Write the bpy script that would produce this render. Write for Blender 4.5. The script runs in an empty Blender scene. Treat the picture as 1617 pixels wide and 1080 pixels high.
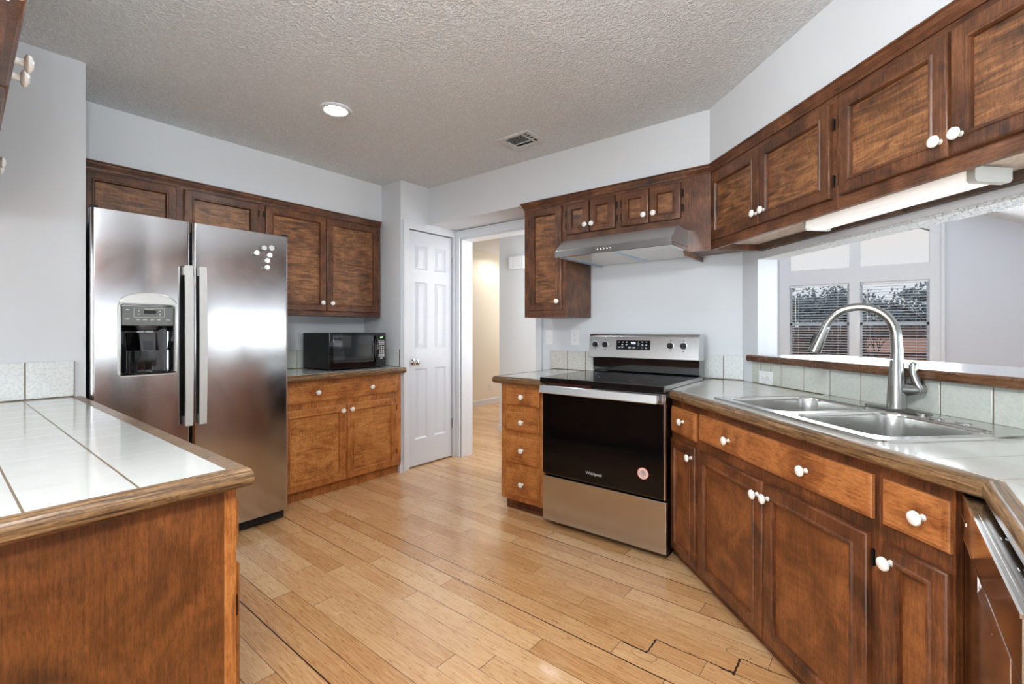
import bpy, bmesh, math, random
from mathutils import Vector, Matrix
random.seed(7)
S = bpy.context.scene
COL = S.collection
R2 = math.sqrt(2.0)

# ------------------------------------------------------------------ camera
cam_d = bpy.data.cameras.new('camera')
cam = bpy.data.objects.new('camera', cam_d)
COL.objects.link(cam)
cam.location = (0, 0, 1.18)
cam.rotation_euler = (math.radians(90), 0, math.radians(38.57))
cam_d.sensor_width = 36.0
cam_d.lens = 735.2 / 1617 * 36
cam_d.shift_y = -18.6 / 1617
cam_d.clip_start = 0.02
cam_d.clip_end = 300
S.camera = cam
S.cycles.caustics_reflective = False
S.cycles.caustics_refractive = False

# ------------------------------------------------------------------ exposure, world, large lights
S.view_settings.view_transform = 'Standard'
S.view_settings.look = 'None'
S.view_settings.exposure = 1.13
S.view_settings.gamma = 1.0
S.view_settings.use_curve_mapping = False

world = bpy.data.worlds.new('sky')
S.world = world
world.use_nodes = True
wn = world.node_tree.nodes
wl = world.node_tree.links
wn.clear()
w_out = wn.new('ShaderNodeOutputWorld')
w_bg = wn.new('ShaderNodeBackground')
w_tc = wn.new('ShaderNodeTexCoord')
w_sep = wn.new('ShaderNodeSeparateXYZ')
w_ramp = wn.new('ShaderNodeValToRGB')
w_ramp.color_ramp.elements[0].position = 0.0
w_ramp.color_ramp.elements[0].color = (0.80, 0.86, 0.95, 1)
w_ramp.color_ramp.elements[1].position = 0.16
w_ramp.color_ramp.elements[1].color = (0.88, 0.82, 0.79, 1)
wl.new(w_tc.outputs['Generated'], w_sep.inputs[0])
wl.new(w_sep.outputs['Z'], w_ramp.inputs[0])
wl.new(w_ramp.outputs[0], w_bg.inputs[0])
w_bg.inputs[1].default_value = 0.48
wl.new(w_bg.outputs[0], w_out.inputs[0])


def area_light(name, loc, target, sx, sy, power, color=(1, 1, 1)):
    d = bpy.data.lights.new(name, 'AREA')
    d.shape = 'RECTANGLE'
    d.size, d.size_y = sx, sy
    d.energy = power
    d.color = color
    o = bpy.data.objects.new(name, d)
    COL.objects.link(o)
    o.location = loc
    o.rotation_euler = (Vector(target) - Vector(loc)).to_track_quat('-Z', 'Y').to_euler()
    return o


# daylight of the dining window; unseen fill lamps at rear, dining side and hall
area_light('fill_rear_window', (-1.25, -5.43, 1.0), (-1.25, 0, 5.4), 2.3, 1.8, 100, (0.86, 0.94, 1.0))  # added fill behind the camera, tilted up to brighten the ceiling
area_light('daylight_dining_window', (-0.2, 7.7, 2.2), (0.2, 3.0, 1.3), 1.9, 2.2, 40, (0.86, 0.94, 1.0))
area_light('fill_dining_side', (2.1, 2.2, 1.15), (-0.6, 2.2, 2.2), 5.5, 1.4, 70, (0.86, 0.945, 1.0))  # added fill panel, no window here; brightens the left side and fridge reflection
area_light('fill_hall_side', (-1.95, 3.7, 1.5), (-4.5, 3.9, 1.2), 0.7, 1.4, 9, (1.0, 0.98, 0.95))  # unseen lamp that brightens the hall; no window built here
area_light('fill_hall_back', (-4.2, 6.8, 1.6), (-4.4, 4.0, 0.9), 1.2, 1.4, 12, (1.0, 0.97, 0.92))  # second unseen hall lamp, also without a window

# ------------------------------------------------------------------ materials
def srgb(r, g, b):
    f = lambda c: (c / 255 / 12.92) if c / 255 <= 0.04045 else ((c / 255 + 0.055) / 1.055) ** 2.4
    return (f(r), f(g), f(b), 1.0)


class NT:
    """small helper round a node tree"""
    def __init__(s, name):
        s.m = bpy.data.materials.new(name)
        s.m.use_nodes = True
        s.t = s.m.node_tree
        s.b = s.t.nodes['Principled BSDF']

    def n(s, typ, **kw):
        nd = s.t.nodes.new(typ)
        for k, v in kw.items():
            setattr(nd, k, v)
        return nd

    def l(s, a, b):
        s.t.links.new(a, b)

    def math(s, op, a, b=None, c=None):
        nd = s.n('ShaderNodeMath', operation=op)
        for i, v in enumerate((a, b, c)):
            if v is None:
                continue
            if isinstance(v, (int, float)):
                nd.inputs[i].default_value = v
            else:
                s.l(v, nd.inputs[i])
        return nd.outputs[0]

    def mix(s, f, a, b, mode='MIX'):
        nd = s.n('ShaderNodeMix', data_type='RGBA', blend_type=mode)
        for i, v in ((0, f), (6, a), (7, b)):
            if isinstance(v, (int, float)):
                nd.inputs[i].default_value = v
            elif isinstance(v, tuple):
                nd.inputs[i].default_value = v
            else:
                s.l(v, nd.inputs[i])
        return nd.outputs[2]

    pre = 0.0

    def coords(s, scale=(1, 1, 1), rot=(0, 0, 0), vary=True, kind='Object', loc=(0, 0, 0)):
        tc = s.n('ShaderNodeTexCoord')
        mp = s.n('ShaderNodeMapping')
        mp.inputs['Scale'].default_value = scale
        mp.inputs['Rotation'].default_value = rot
        mp.inputs['Location'].default_value = loc
        src = tc.outputs[kind]
        if s.pre:
            m0 = s.n('ShaderNodeMapping')
            m0.inputs['Rotation'].default_value = (0, 0, s.pre)
            s.l(src, m0.inputs['Vector'])
            src = m0.outputs[0]
        if vary:
            oi = s.n('ShaderNodeObjectInfo')
            mul = s.math('MULTIPLY', oi.outputs['Random'], 37.0)
            add = s.n('ShaderNodeVectorMath', operation='ADD')
            s.l(src, add.inputs[0])
            s.l(mul, add.inputs[1])
            src = add.outputs[0]
        s.l(src, mp.inputs['Vector'])
        return mp.outputs[0]

    def noise(s, vec, scale, detail=4, rough=0.55, dist=0.0):
        nd = s.n('ShaderNodeTexNoise')
        nd.inputs['Scale'].default_value = scale
        nd.inputs['Detail'].default_value = detail
        nd.inputs['Roughness'].default_value = rough
        nd.inputs['Distortion'].default_value = dist
        s.l(vec, nd.inputs['Vector'])
        return nd.outputs['Fac']

    def ramp(s, fac, stops):
        nd = s.n('ShaderNodeValToRGB')
        e = nd.color_ramp.elements
        while len(e) < len(stops):
            e.new(0.5)
        for i, (p, c) in enumerate(stops):
            e[i].position = p
            e[i].color = c if len(c) == 4 else (*c, 1)
        s.l(fac, nd.inputs[0])
        return nd.outputs[0]

    def bump(s, h, strength=0.3, dist=0.002):
        nd = s.n('ShaderNodeBump')
        nd.inputs['Strength'].default_value = strength
        nd.inputs['Distance'].default_value = dist
        s.l(h, nd.inputs['Height'])
        s.l(nd.outputs[0], s.b.inputs['Normal'])

    def set(s, **kw):
        for k, v in kw.items():
            k = {'color': 'Base Color', 'rough': 'Roughness', 'metal': 'Metallic', 'coat': 'Coat Weight',
                 'coat_rough': 'Coat Roughness', 'spec': 'Specular IOR Level', 'emit': 'Emission Color',
                 'emit_s': 'Emission Strength', 'aniso': 'Anisotropic', 'trans': 'Transmission Weight', 'ior': 'IOR'}[k]
            if isinstance(v, (int, float, tuple)):
                s.b.inputs[k].default_value = v
            else:
                s.l(v, s.b.inputs[k])
        return s


def plain(name, color, rough=0.5, metal=0.0, coat=0.0, spec=0.5, emit=None, emit_s=0.0):
    t = NT(name)
    v = t.coords((1, 1, 1))
    nz = t.noise(v, 30, 3)
    dk = tuple(c * 0.93 for c in color[:3]) + (1,)
    t.set(color=t.mix(nz, dk, color), rough=rough, metal=metal, coat=coat, spec=spec)
    if emit:
        t.set(emit=emit, emit_s=emit_s)
    return t.m


def wall_paint(name, color, bump=0.12, scale=140):
    t = NT(name)
    v = t.coords((1, 1, 1), vary=False)
    big = t.noise(v, 1.3, 2)
    c2 = tuple(c * 0.96 for c in color[:3]) + (1,)
    t.set(color=t.mix(big, c2, color), rough=0.65, spec=0.3)
    t.bump(t.noise(v, scale, 3), bump, 0.002)
    return t.m


def popcorn(name, color):
    t = NT(name)
    v = t.coords((1, 1, 1), vary=False)
    n1 = t.noise(v, 75, 3, 0.6, 0.4)
    n2 = t.noise(v, 26, 2, 0.5)
    h = t.ramp(t.math('ADD', t.math('MULTIPLY', n1, 0.75), t.math('MULTIPLY', n2, 0.25)),
               [(0.42, (0, 0, 0)), (0.60, (1, 1, 1))])
    dk = tuple(c * 0.90 for c in color[:3]) + (1,)
    big = t.noise(v, 0.9, 2)
    col = t.mix(t.math('MULTIPLY', big, 0.25), color, tuple(c * 0.9 for c in color[:3]) + (1,))
    t.set(color=t.mix(h, dk, col), rough=0.95, spec=0.1)
    t.bump(h, 0.9, 0.007)
    return t.m


def wood(name, dark, mid, light, axis='z', rough=0.40, coat=0.12, figure=0.0, blotch=0.55, grain=0.45, pit=0.0, spread=1.0, fine_k=1.0, turn=0.0):
    """stained wood: blotchy stain, long fine grain along one axis, optional rippled figure across it"""
    t = NT(name)
    t.pre = turn
    g_ = 40 * fine_k
    st = {'x': (1.8, g_, g_), 'y': (g_, 1.8, g_), 'z': (g_, g_, 1.8)}[axis]
    v = t.coords(st)
    fine = t.noise(v, 4.0, 6, 0.65, 0.6)
    vb = t.coords((1, 1, 1))
    bl = t.noise(vb, 6.5, 4, 0.6, 0.8)
    f = t.math('ADD', t.math('MULTIPLY', fine, grain), t.math('MULTIPLY', bl, blotch))
    if figure:
        fg = {'x': (16, 3, 3), 'y': (3, 16, 3), 'z': (2.6, 2.6, 17)}[axis]
        vf = t.coords(fg, rot=(0, 0.12, 0))
        rip = t.noise(vf, 1.7, 3, 0.55, 2.2)
        f = t.math('ADD', t.math('MULTIPLY', f, 1 - figure), t.math('MULTIPLY', rip, figure))
    col = t.ramp(f, [(0.5 - 0.15 * spread, dark), (0.50, mid), (0.5 + 0.15 * spread, light)])
    pits = t.ramp(t.noise(t.coords((60, 60, 60)), 1.0, 2, 0.5), [(0.20 + pit, (0.45, 0.4, 0.36)), (0.28 + pit, (1, 1, 1))])
    col = t.mix(1.0, col, pits, 'MULTIPLY')
    sc_ = {'x': (34, 150, 150), 'y': (150, 34, 150), 'z': (150, 150, 34)}[axis]
    fl = t.ramp(t.noise(t.coords(sc_), 1.5, 4, 0.7), [(0.32, (0.62, 0.58, 0.54)), (0.50, (1, 1, 1)), (0.70, (1.22, 1.2, 1.16))])
    col = t.mix(1.0, col, fl, 'MULTIPLY')
    rg = t.math('ADD', rough - 0.08, t.math('MULTIPLY', t.noise(vb, 14, 3), 0.18))
    t.set(color=col, rough=rg, coat=coat, coat_rough=0.18)
    t.bump(fine, 0.10, 0.001)
    return t.m


def steel(name, color=(0.60, 0.60, 0.60, 1), rough=0.24, axis='x', brush=0.05, smudge=0.10, aniso=0.0):
    t = NT(name)
    st = {'x': (1, 220, 220), 'y': (220, 1, 220), 'z': (220, 220, 1)}[axis]
    br = t.noise(t.coords(st), 2.0, 3, 0.6)
    sm = t.noise(t.coords((1, 1, 1)), 4.0, 4, 0.6, 1.5)
    t.set(color=t.mix(t.math('MULTIPLY', br, 0.35), color, tuple(c * 0.82 for c in color[:3]) + (1,)), metal=1.0,
          rough=t.math('ADD', rough - smudge / 2, t.math('MULTIPLY', sm, smudge)))
    if aniso:
        tg = t.n('ShaderNodeTangent', direction_type='RADIAL', axis='Z')
        t.l(tg.outputs[0], t.b.inputs['Tangent'])
        t.b.inputs['Anisotropic'].default_value = aniso
        t.b.inputs['Anisotropic Rotation'].default_value = 0.25
    t.bump(br, brush, 0.001)
    return t.m


def tiles(name, tile_c, grout_u, grout_v, pitch, ou, ov, gw=0.0035, rot=0.0):
    """glazed square tiles in the local xy plane: grout lines at ou+k*pitch (local x) and ov+k*pitch (local y)"""
    t = NT(name)
    v = t.coords((1, 1, 1), rot=(0, 0, rot), vary=False)
    sp = t.n('ShaderNodeSeparateXYZ')
    t.l(v, sp.inputs[0])
    def line(o, off):
        a = t.math('FRACT', t.math('ADD', t.math('DIVIDE', t.math('SUBTRACT', o, off), pitch), 100.5))
        d = t.math('ABSOLUTE', t.math('SUBTRACT', a, 0.5))
        return t.math('LESS_THAN', d, gw / pitch / 2)
    lu = line(sp.outputs[0], ou)
    lv = line(sp.outputs[1], ov)
    vb = t.coords((1, 1, 1), vary=False)
    mot = t.noise(vb, 9, 4, 0.6)
    c2 = tuple(c * 0.90 for c in tile_c[:3]) + (1,)
    col = t.mix(mot, c2, tile_c)
    col = t.mix(lu, col, grout_u)
    col = t.mix(lv, col, grout_v)
    g = t.math('MAXIMUM', lu, lv)
    t.set(color=col, rough=t.math('ADD', 0.13, t.math('MULTIPLY', g, 0.5)), coat=0.3, coat_rough=0.08)
    wav = t.noise(vb, 22, 3, 0.5)
    t.bump(t.math('SUBTRACT', t.math('MULTIPLY', wav, 0.35), g), 0.12, 0.003)
    return t.m


def speckled_tile(name, color, spot):
    t = NT(name)
    v = t.coords((1, 1, 1))
    sp = t.ramp(t.noise(v, 95, 3, 0.6), [(0.40, spot), (0.56, color)])
    big = t.noise(v, 5, 3)
    t.set(color=t.mix(t.math('MULTIPLY', big, 0.3), sp, tuple(c * 0.85 for c in color[:3]) + (1,)), rough=0.22, coat=0.2)
    t.bump(t.noise(v, 40, 2), 0.05, 0.002)
    return t.m


def floor_mat():
    t = NT('bamboo_planks')
    W, L = 0.0908, 1.02
    tc = t.n('ShaderNodeTexCoord')
    mp = t.n('ShaderNodeMapping')
    mp.inputs['Rotation'].default_value = (0, 0, math.radians(0.8))
    t.l(tc.outputs['Object'], mp.inputs['Vector'])
    sp = t.n('ShaderNodeSeparateXYZ')
    t.l(mp.outputs[0], sp.inputs[0])
    x, y = sp.outputs[0], sp.outputs[1]
    yr = t.math('DIVIDE', t.math('ADD', y, 38.319), W)
    row = t.math('FLOOR', yr)
    wn_ = t.n('ShaderNodeTexWhiteNoise', noise_dimensions='1D')
    t.l(row, wn_.inputs['W'])
    xr = t.math('DIVIDE', t.math('ADD', t.math('ADD', x, 60.0), t.math('MULTIPLY', wn_.outputs['Value'], 7.0)), L)
    colm = t.math('FLOOR', xr)
    cmb = t.n('ShaderNodeCombineXYZ')
    t.l(row, cmb.inputs[0]); t.l(colm, cmb.inputs[1])
    w2 = t.n('ShaderNodeTexWhiteNoise', noise_dimensions='2D')
    t.l(cmb.outputs[0], w2.inputs['Vector'])
    pid = w2.outputs['Value']
    # distance to the long seam / butt joint, in metres
    fy = t.math('FRACT', yr)
    dy = t.math('MULTIPLY', t.math('MINIMUM', fy, t.math('SUBTRACT', 1.0, fy)), W)
    fx = t.math('FRACT', xr)
    dx = t.math('MULTIPLY', t.math('MINIMUM', fx, t.math('SUBTRACT', 1.0, fx)), L)
    wn3 = t.n('ShaderNodeTexWhiteNoise', noise_dimensions='1D')
    t.l(t.math('ADD', t.math('FLOOR', t.math('ADD', yr, 0.5)), t.math('MULTIPLY', t.math('FLOOR', t.math('MULTIPLY', xr, 0.7)), 17.3)), wn3.inputs['W'])
    gap = t.math('ADD', 0.0003, t.math('MULTIPLY', t.math('POWER', wn3.outputs['Value'], 2.0), 0.0026))
    seam = t.math('LESS_THAN', dy, gap)
    butt = t.math('LESS_THAN', dx, t.math('ADD', 0.0004, t.math('MULTIPLY', pid, 0.0010)))
    line = t.math('MAXIMUM', seam, butt)
    # grain: long fibres shifted per plank
    off = t.n('ShaderNodeCombineXYZ')
    t.l(t.math('MULTIPLY', pid, 31.0), off.inputs[0]); t.l(t.math('MULTIPLY', pid, 17.0), off.inputs[1])
    add = t.n('ShaderNodeVectorMath', operation='ADD')
    t.l(mp.outputs[0], add.inputs[0]); t.l(off.outputs[0], add.inputs[1])
    m2 = t.n('ShaderNodeMapping'); m2.inputs['Scale'].default_value = (2.2, 42, 1)
    t.l(add.outputs[0], m2.inputs['Vector'])
    fib = t.noise(m2.outputs[0], 3.2, 6, 0.65, 0.5)
    m3 = t.n('ShaderNodeMapping'); m3.inputs['Scale'].default_value = (14, 90, 1)
    t.l(add.outputs[0], m3.inputs['Vector'])
    dash = t.noise(m3.outputs[0], 1.6, 2, 0.5)
    blot = t.noise(add.outputs[0], 3.0, 3, 0.6)
    f = t.math('ADD', t.math('ADD', t.math('MULTIPLY', fib, 0.62), t.math('ADD', 0.04, t.math('MULTIPLY', pid, 0.18))), t.math('MULTIPLY', blot, 0.16))
    col = t.ramp(f, [(0.24, srgb(160, 104, 58)), (0.42, srgb(204, 150, 98)), (0.58, srgb(226, 180, 130)), (0.80, srgb(242, 206, 158))])
    col = t.mix(1.0, col, t.ramp(dash, [(0.28, (0.64, 0.52, 0.42)), (0.41, (1, 1, 1))]), 'MULTIPLY')
    col = t.mix(line, col, srgb(44, 27, 14))
    # two worn spots where the boards were cut and scored
    sp0 = t.n('ShaderNodeSeparateXYZ')
    wob = t.n('ShaderNodeTexNoise'); wob.inputs['Scale'].default_value = 60
    t.l(tc.outputs['Object'], wob.inputs['Vector'])
    vm = t.n('ShaderNodeVectorMath', operation='MULTIPLY_ADD')
    t.l(wob.outputs['Color'], vm.inputs[0]); vm.inputs[1].default_value = (0.014, 0.014, 0); t.l(tc.outputs['Object'], vm.inputs[2])
    t.l(vm.outputs[0], sp0.inputs[0])
    dark = None
    for cx, cy, hx, hy in MARKS:
        bx_ = t.math('LESS_THAN', t.math('ABSOLUTE', t.math('SUBTRACT', sp0.outputs[0], cx + 0.007)), hx)
        by_ = t.math('LESS_THAN', t.math('ABSOLUTE', t.math('SUBTRACT', sp0.outputs[1], cy + 0.007)), hy)
        k = t.math('MULTIPLY', bx_, by_)
        dark = k if dark is None else t.math('MAXIMUM', dark, k)
    for cx, cy, rx, ry in RINGS:
        ex = t.math('DIVIDE', t.math('SUBTRACT', sp0.outputs[0], cx + 0.007), rx)
        ey = t.math('DIVIDE', t.math('SUBTRACT', sp0.outputs[1], cy + 0.007), ry)
        rr = t.math('SQRT', t.math('ADD', t.math('MULTIPLY', ex, ex), t.math('MULTIPLY', ey, ey)))
        k = t.math('MULTIPLY', t.math('LESS_THAN', t.math('ABSOLUTE', t.math('SUBTRACT', rr, 1.0)), 0.035), 0.55)
        dark = t.math('MAXIMUM', dark, k)
    col = t.mix(dark, col, srgb(52, 40, 30))
    rg = t.math('ADD', 0.16, t.math('MULTIPLY', t.noise(add.outputs[0], 9, 4), 0.16))
    t.set(color=col, rough=rg, coat=0.45, coat_rough=0.06)
    h = t.math('SUBTRACT', t.math('MULTIPLY', t.noise(m2.outputs[0], 1.2, 2), 0.30), line)
    t.bump(h, 0.25, 0.0015)
    return t.m


MARKS = [(-0.724, 1.639, 0.049, 0.0028), (-0.678, 1.685, 0.0028, 0.046), (-0.54, 1.731, 0.14, 0.0022), (-0.4015, 1.768, 0.004, 0.048),
         (-0.324, 1.820, 0.077, 0.002), (-0.418, 1.728, 0.022, 0.0045)]
RINGS = [(-0.680, 1.623, 0.046, 0.026), (-0.412, 1.840, 0.042, 0.022), (-0.409, 1.716, 0.034, 0.016)]


M = {}
M['wall'] = wall_paint('grey_white_paint', srgb(216, 219, 222))
M['wall_dining'] = wall_paint('dining_paint', srgb(214, 219, 228))
M['wall_hall'] = wall_paint('cream_paint', srgb(236, 228, 212))
M['ceiling'] = popcorn('popcorn_ceiling', srgb(245, 248, 249))
M['trim'] = plain('white_semi_gloss', srgb(222, 225, 230), 0.3, coat=0.1)
M['door'] = plain('white_door_paint', srgb(214, 219, 227), 0.32, coat=0.1)
M['white_plastic'] = plain('white_plastic', srgb(238, 238, 238), 0.35)
M['ceramic'] = plain('white_ceramic', srgb(240, 237, 230), 0.12, coat=0.6)
M['floor'] = floor_mat()
U = dict(dark=srgb(50, 28, 16), mid=srgb(94, 56, 33), light=srgb(130, 84, 53), spread=0.95)
M['up_v'] = wood('upper_wood_upright', axis='z', **U)
M['up_h'] = wood('upper_wood_level', axis='x', **U)
M['up_p'] = wood('upper_wood_figured', srgb(60, 36, 22), srgb(120, 78, 47), srgb(164, 114, 72), 'z', figure=0.55, blotch=0.75, grain=0.25, spread=0.95)
Lw = dict(dark=srgb(118, 64, 26), mid=srgb(176, 110, 54), light=srgb(204, 142, 80))
M['lo_v'] = wood('honey_wood_upright', axis='z', **Lw)
M['lo_h'] = wood('honey_wood_level', axis='x', **Lw)
M['lo_p'] = wood('honey_wood_figured', srgb(104, 58, 24), srgb(168, 106, 52), srgb(200, 138, 76), 'z', spread=0.85, figure=0.4, blotch=0.7)
Dw = dict(dark=srgb(50, 25, 12), mid=srgb(96, 52, 26), light=srgb(132, 78, 42), spread=0.85)
M['si_v'] = wood('russet_wood_upright', axis='z', **Dw)
M['si_h'] = wood('russet_wood_level', axis='x', **Dw)
M['si_p'] = wood('russet_wood_panel', srgb(58, 29, 13), srgb(108, 60, 29), srgb(148, 90, 46), 'z', blotch=0.7, grain=0.35, figure=0.12, spread=1.15)
M['si_d'] = wood('russet_wood_drawer', srgb(86, 44, 19), srgb(138, 79, 38), srgb(172, 108, 58), 'x', blotch=0.75, spread=0.9)
M['pen'] = wood('peninsula_end_wood', srgb(52, 26, 9), srgb(94, 52, 20), srgb(126, 74, 32), 'z', rough=0.42, coat=0.1, blotch=0.7, grain=0.4, pit=-0.03, spread=1.15)
M['nose'] = wood('oak_edge', srgb(62, 42, 25), srgb(118, 88, 58), srgb(150, 118, 84), 'x', rough=0.3, blotch=0.15, grain=0.85, spread=0.75, fine_k=1.5)
M['nose_turn'] = wood('oak_edge_turned', srgb(62, 42, 25), srgb(118, 88, 58), srgb(150, 118, 84), 'x', rough=0.3, blotch=0.15, grain=0.85, spread=0.75, fine_k=1.5, turn=math.radians(45))
M['nose_y'] = wood('oak_edge_crosswise', srgb(62, 42, 25), srgb(118, 88, 58), srgb(150, 118, 84), 'y', rough=0.3, blotch=0.15, grain=0.85, spread=0.75, fine_k=1.5)
M['ledge'] = wood('walnut_edge', srgb(58, 36, 22), srgb(98, 66, 44), srgb(130, 94, 66), 'x', rough=0.25, blotch=0.2, grain=0.8)
M['ply'] = wood('pale_underside', srgb(196, 176, 156), srgb(212, 194, 176), srgb(226, 210, 194), 'x', rough=0.6, coat=0.0)
M['under'] = wood('bare_dark_underside', srgb(52, 40, 33), srgb(84, 66, 54), srgb(110, 90, 74), 'x', rough=0.6, coat=0.0)
M['hinge'] = plain('dark_bronze', srgb(52, 46, 40), 0.4, metal=0.9)
M['steel'] = steel('brushed_steel', rough=0.20, aniso=0.35)
M['steel_f'] = steel('fridge_steel', (0.56, 0.55, 0.555, 1), 0.155, 'x', 0.02, 0.09, 0.35)
M['steel_v'] = steel('brushed_steel_upright', axis='z')
M['nickel'] = steel('brushed_nickel', (0.36, 0.36, 0.345, 1), 0.24, 'z', 0.02)
M['sink'] = steel('sink_steel', (0.66, 0.66, 0.64, 1), 0.22, 'x', 0.03)
M['chrome'] = plain('chrome', (0.75, 0.75, 0.75, 1), 0.07, metal=1.0)
M['dw'] = steel('dishwasher_steel', (0.40, 0.39, 0.38, 1), 0.10, 'x', 0.01, 0.06)
M['grey_plastic'] = plain('pale_grey_plastic', srgb(198, 198, 194), 0.35)
M['bezel'] = plain('silver_bezel', srgb(205, 203, 198), 0.3, metal=0.6)
M['panel_grey'] = plain('grey_panel', srgb(104, 106, 102), 0.35)
M['black'] = plain('black_plastic', srgb(18, 18, 20), 0.32, spec=0.35)
M['black_gloss'] = plain('black_gloss', srgb(12, 12, 14), 0.08, coat=0.5)
M['black_matte'] = plain('black_matte', srgb(18, 18, 18), 0.7)
M['glass_black'] = plain('black_glass', srgb(8, 8, 9), 0.07, spec=0.28)
M['cooktop'] = plain('ceramic_cooktop', srgb(16, 16, 18), 0.07, spec=0.4)
M['oven_window'] = plain('dark_window_glass', srgb(44, 46, 48), 0.06, coat=1.0, spec=0.9)
M['dark_grey'] = plain('dark_grey_plastic', srgb(62, 60, 60), 0.35)
M['mark'] = plain('pale_print', srgb(205, 208, 210), 0.5)
M['ink'] = plain('dark_print', srgb(40, 40, 44), 0.5)
M['blue_tape'] = plain('blue_film', srgb(146, 180, 208), 0.4)
M['film'] = plain('film_covered_filter', srgb(226, 226, 224), 0.25)
M['sticker'] = plain('pale_pink_sticker', srgb(226, 196, 186), 0.5)
M['sticker_r'] = plain('red_print', srgb(190, 70, 60), 0.5)
M['grout'] = plain('brown_grout', srgb(112, 92, 70), 0.9)
M['tile_white'] = speckled_tile('white_wall_tile', srgb(222, 224, 222), srgb(205, 208, 205))
M['tile_green'] = speckled_tile('pale_sage_wall_tile', srgb(203, 206, 197), srgb(194, 197, 187))
M['tile_beige'] = speckled_tile('beige_wall_tile', srgb(214, 211, 203), srgb(198, 194, 184))
TG = srgb(212, 212, 206)
M['top_pen'] = tiles('peninsula_tile_top', TG, srgb(176, 170, 158), srgb(112, 92, 68), 0.155, -1.278 + 2.0, 0.254 - 0.1, 0.004)
M['top_back'] = tiles('counter_tile_top', TG, srgb(190, 182, 168), srgb(150, 140, 122), 0.155, 0.03, 0.05, 0.003)
M['top_diag'] = tiles('corner_tile_top', TG, srgb(150, 138, 120), srgb(166, 156, 136), 0.153, -0.986 + 1.545, 1.252 - 1.061, 0.004)
M['top_right'] = tiles('right_tile_top', TG, srgb(150, 140, 122), srgb(150, 140, 122), 0.153, 0.10, 0.045, 0.004)
M['bar_white'] = plain('white_gloss_top', srgb(232, 234, 238), 0.14, coat=0.4)
M['lens'] = plain('lit_lens', (1, 1, 1, 1), 0.4, emit=(1.0, 0.99, 0.97, 1), emit_s=6.0)
M['globe'] = plain('fill_globe_glow', (1, 1, 1, 1), 0.4, emit=(0.89, 0.955, 1.0, 1), emit_s=82.0)  # glow of the added fill globe
M['lens_hall'] = plain('hall_lens', (1, 1, 1, 1), 0.4, emit=(1.0, 0.95, 0.85, 1), emit_s=1.2)
M['tube_lens'] = plain('ribbed_white_lens', srgb(250, 250, 248), 0.22, emit=(1.0, 0.99, 0.96, 1), emit_s=0.20)
M['led_blue'] = plain('blue_digits', (0.6, 0.7, 1, 1), 0.5, emit=(0.55, 0.62, 1.0, 1), emit_s=1.6)
M['led_green'] = plain('green_digits', (0.5, 0.9, 0.4, 1), 0.5, emit=(0.5, 0.85, 0.4, 1), emit_s=0.8)
M['blind'] = plain('blind_slat', srgb(238, 242, 246), 0.4)
M['vent_white'] = plain('vent_white', srgb(212, 214, 214), 0.45)
M['vent_dark'] = plain('vent_shade_sheet', srgb(44, 50, 56), 0.7)
M['fence'] = wood('weathered_fence', srgb(70, 56, 50), srgb(104, 84, 76), srgb(136, 112, 102), 'z', rough=0.9, coat=0.0)
M['bark'] = plain('bark', srgb(66, 54, 48), 0.9)
M['foliage'] = plain('dark_foliage', srgb(120, 140, 150), 0.8)
M['foliage2'] = plain('green_foliage', srgb(124, 136, 104), 0.8)
M['earth'] = plain('leaf_litter', srgb(96, 76, 62), 0.95)
M['roof'] = plain('far_brick', srgb(170, 128, 112), 0.9)


def glass_mat():
    t = NT('window_glass')
    t.t.nodes.remove(t.b)
    out = [n for n in t.t.nodes if n.type == 'OUTPUT_MATERIAL'][0]
    tr = t.n('ShaderNodeBsdfTransparent'); tr.inputs[0].default_value = (0.93, 0.95, 0.96, 1)
    gl = t.n('ShaderNodeBsdfGlossy'); gl.inputs['Roughness'].default_value = 0.02
    fr = t.n('ShaderNodeFresnel'); fr.inputs[0].default_value = 1.08
    mx = t.n('ShaderNodeMixShader')
    t.l(fr.outputs[0], mx.inputs[0]); t.l(tr.outputs[0], mx.inputs[1]); t.l(gl.outputs[0], mx.inputs[2])
    t.l(mx.outputs[0], out.inputs[0])
    return t.m


M['glass'] = glass_mat()


def slat_mat():
    t = NT('translucent_slat')
    out = [n for n in t.t.nodes if n.type == 'OUTPUT_MATERIAL'][0]
    t.set(color=srgb(238, 242, 248), rough=0.4)
    tl = t.n('ShaderNodeBsdfTranslucent'); tl.inputs[0].default_value = (0.80, 0.86, 0.92, 1)
    mx = t.n('ShaderNodeMixShader'); mx.inputs[0].default_value = 0.45
    t.l(t.b.outputs[0], mx.inputs[1]); t.l(tl.outputs[0], mx.inputs[2])
    t.l(mx.outputs[0], out.inputs[0])
    return t.m


M['slat'] = slat_mat()

# ------------------------------------------------------------------ mesh helpers
def frame(u, d, o=(0, 0, 0)):
    u, d = Vector(u).normalized(), Vector(d).normalized()
    z = Vector((0, 0, 1))
    m = Matrix.Identity(4)
    for i in range(3):
        m[i][0], m[i][1], m[i][2], m[i][3] = u[i], d[i], z[i], o[i]
    return m


F_W = Matrix.Identity(4)                               # world axes; also the back wall run (x along, y into the wall)
F_L = frame((0, 1, 0), (-1, 0, 0))                      # left wall: x = world Y, y = -world X
F_D = frame((1, -1, 0), (1, 1, 0))                      # diagonal sink wall
F_P = frame((-1, 0, 0), (0, -1, 0))                     # peninsula fronts: x = -world X, y = -world Y
F_H = frame((-1, 0.026, 0), (-0.026, -1, 0), (0, -0.031, 0))   # the cabinet hung over the peninsula, a degree out of true
F_R = frame((0, -1, 0), (1, 0, 0))                      # right run: x = -world Y, y = world X


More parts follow.
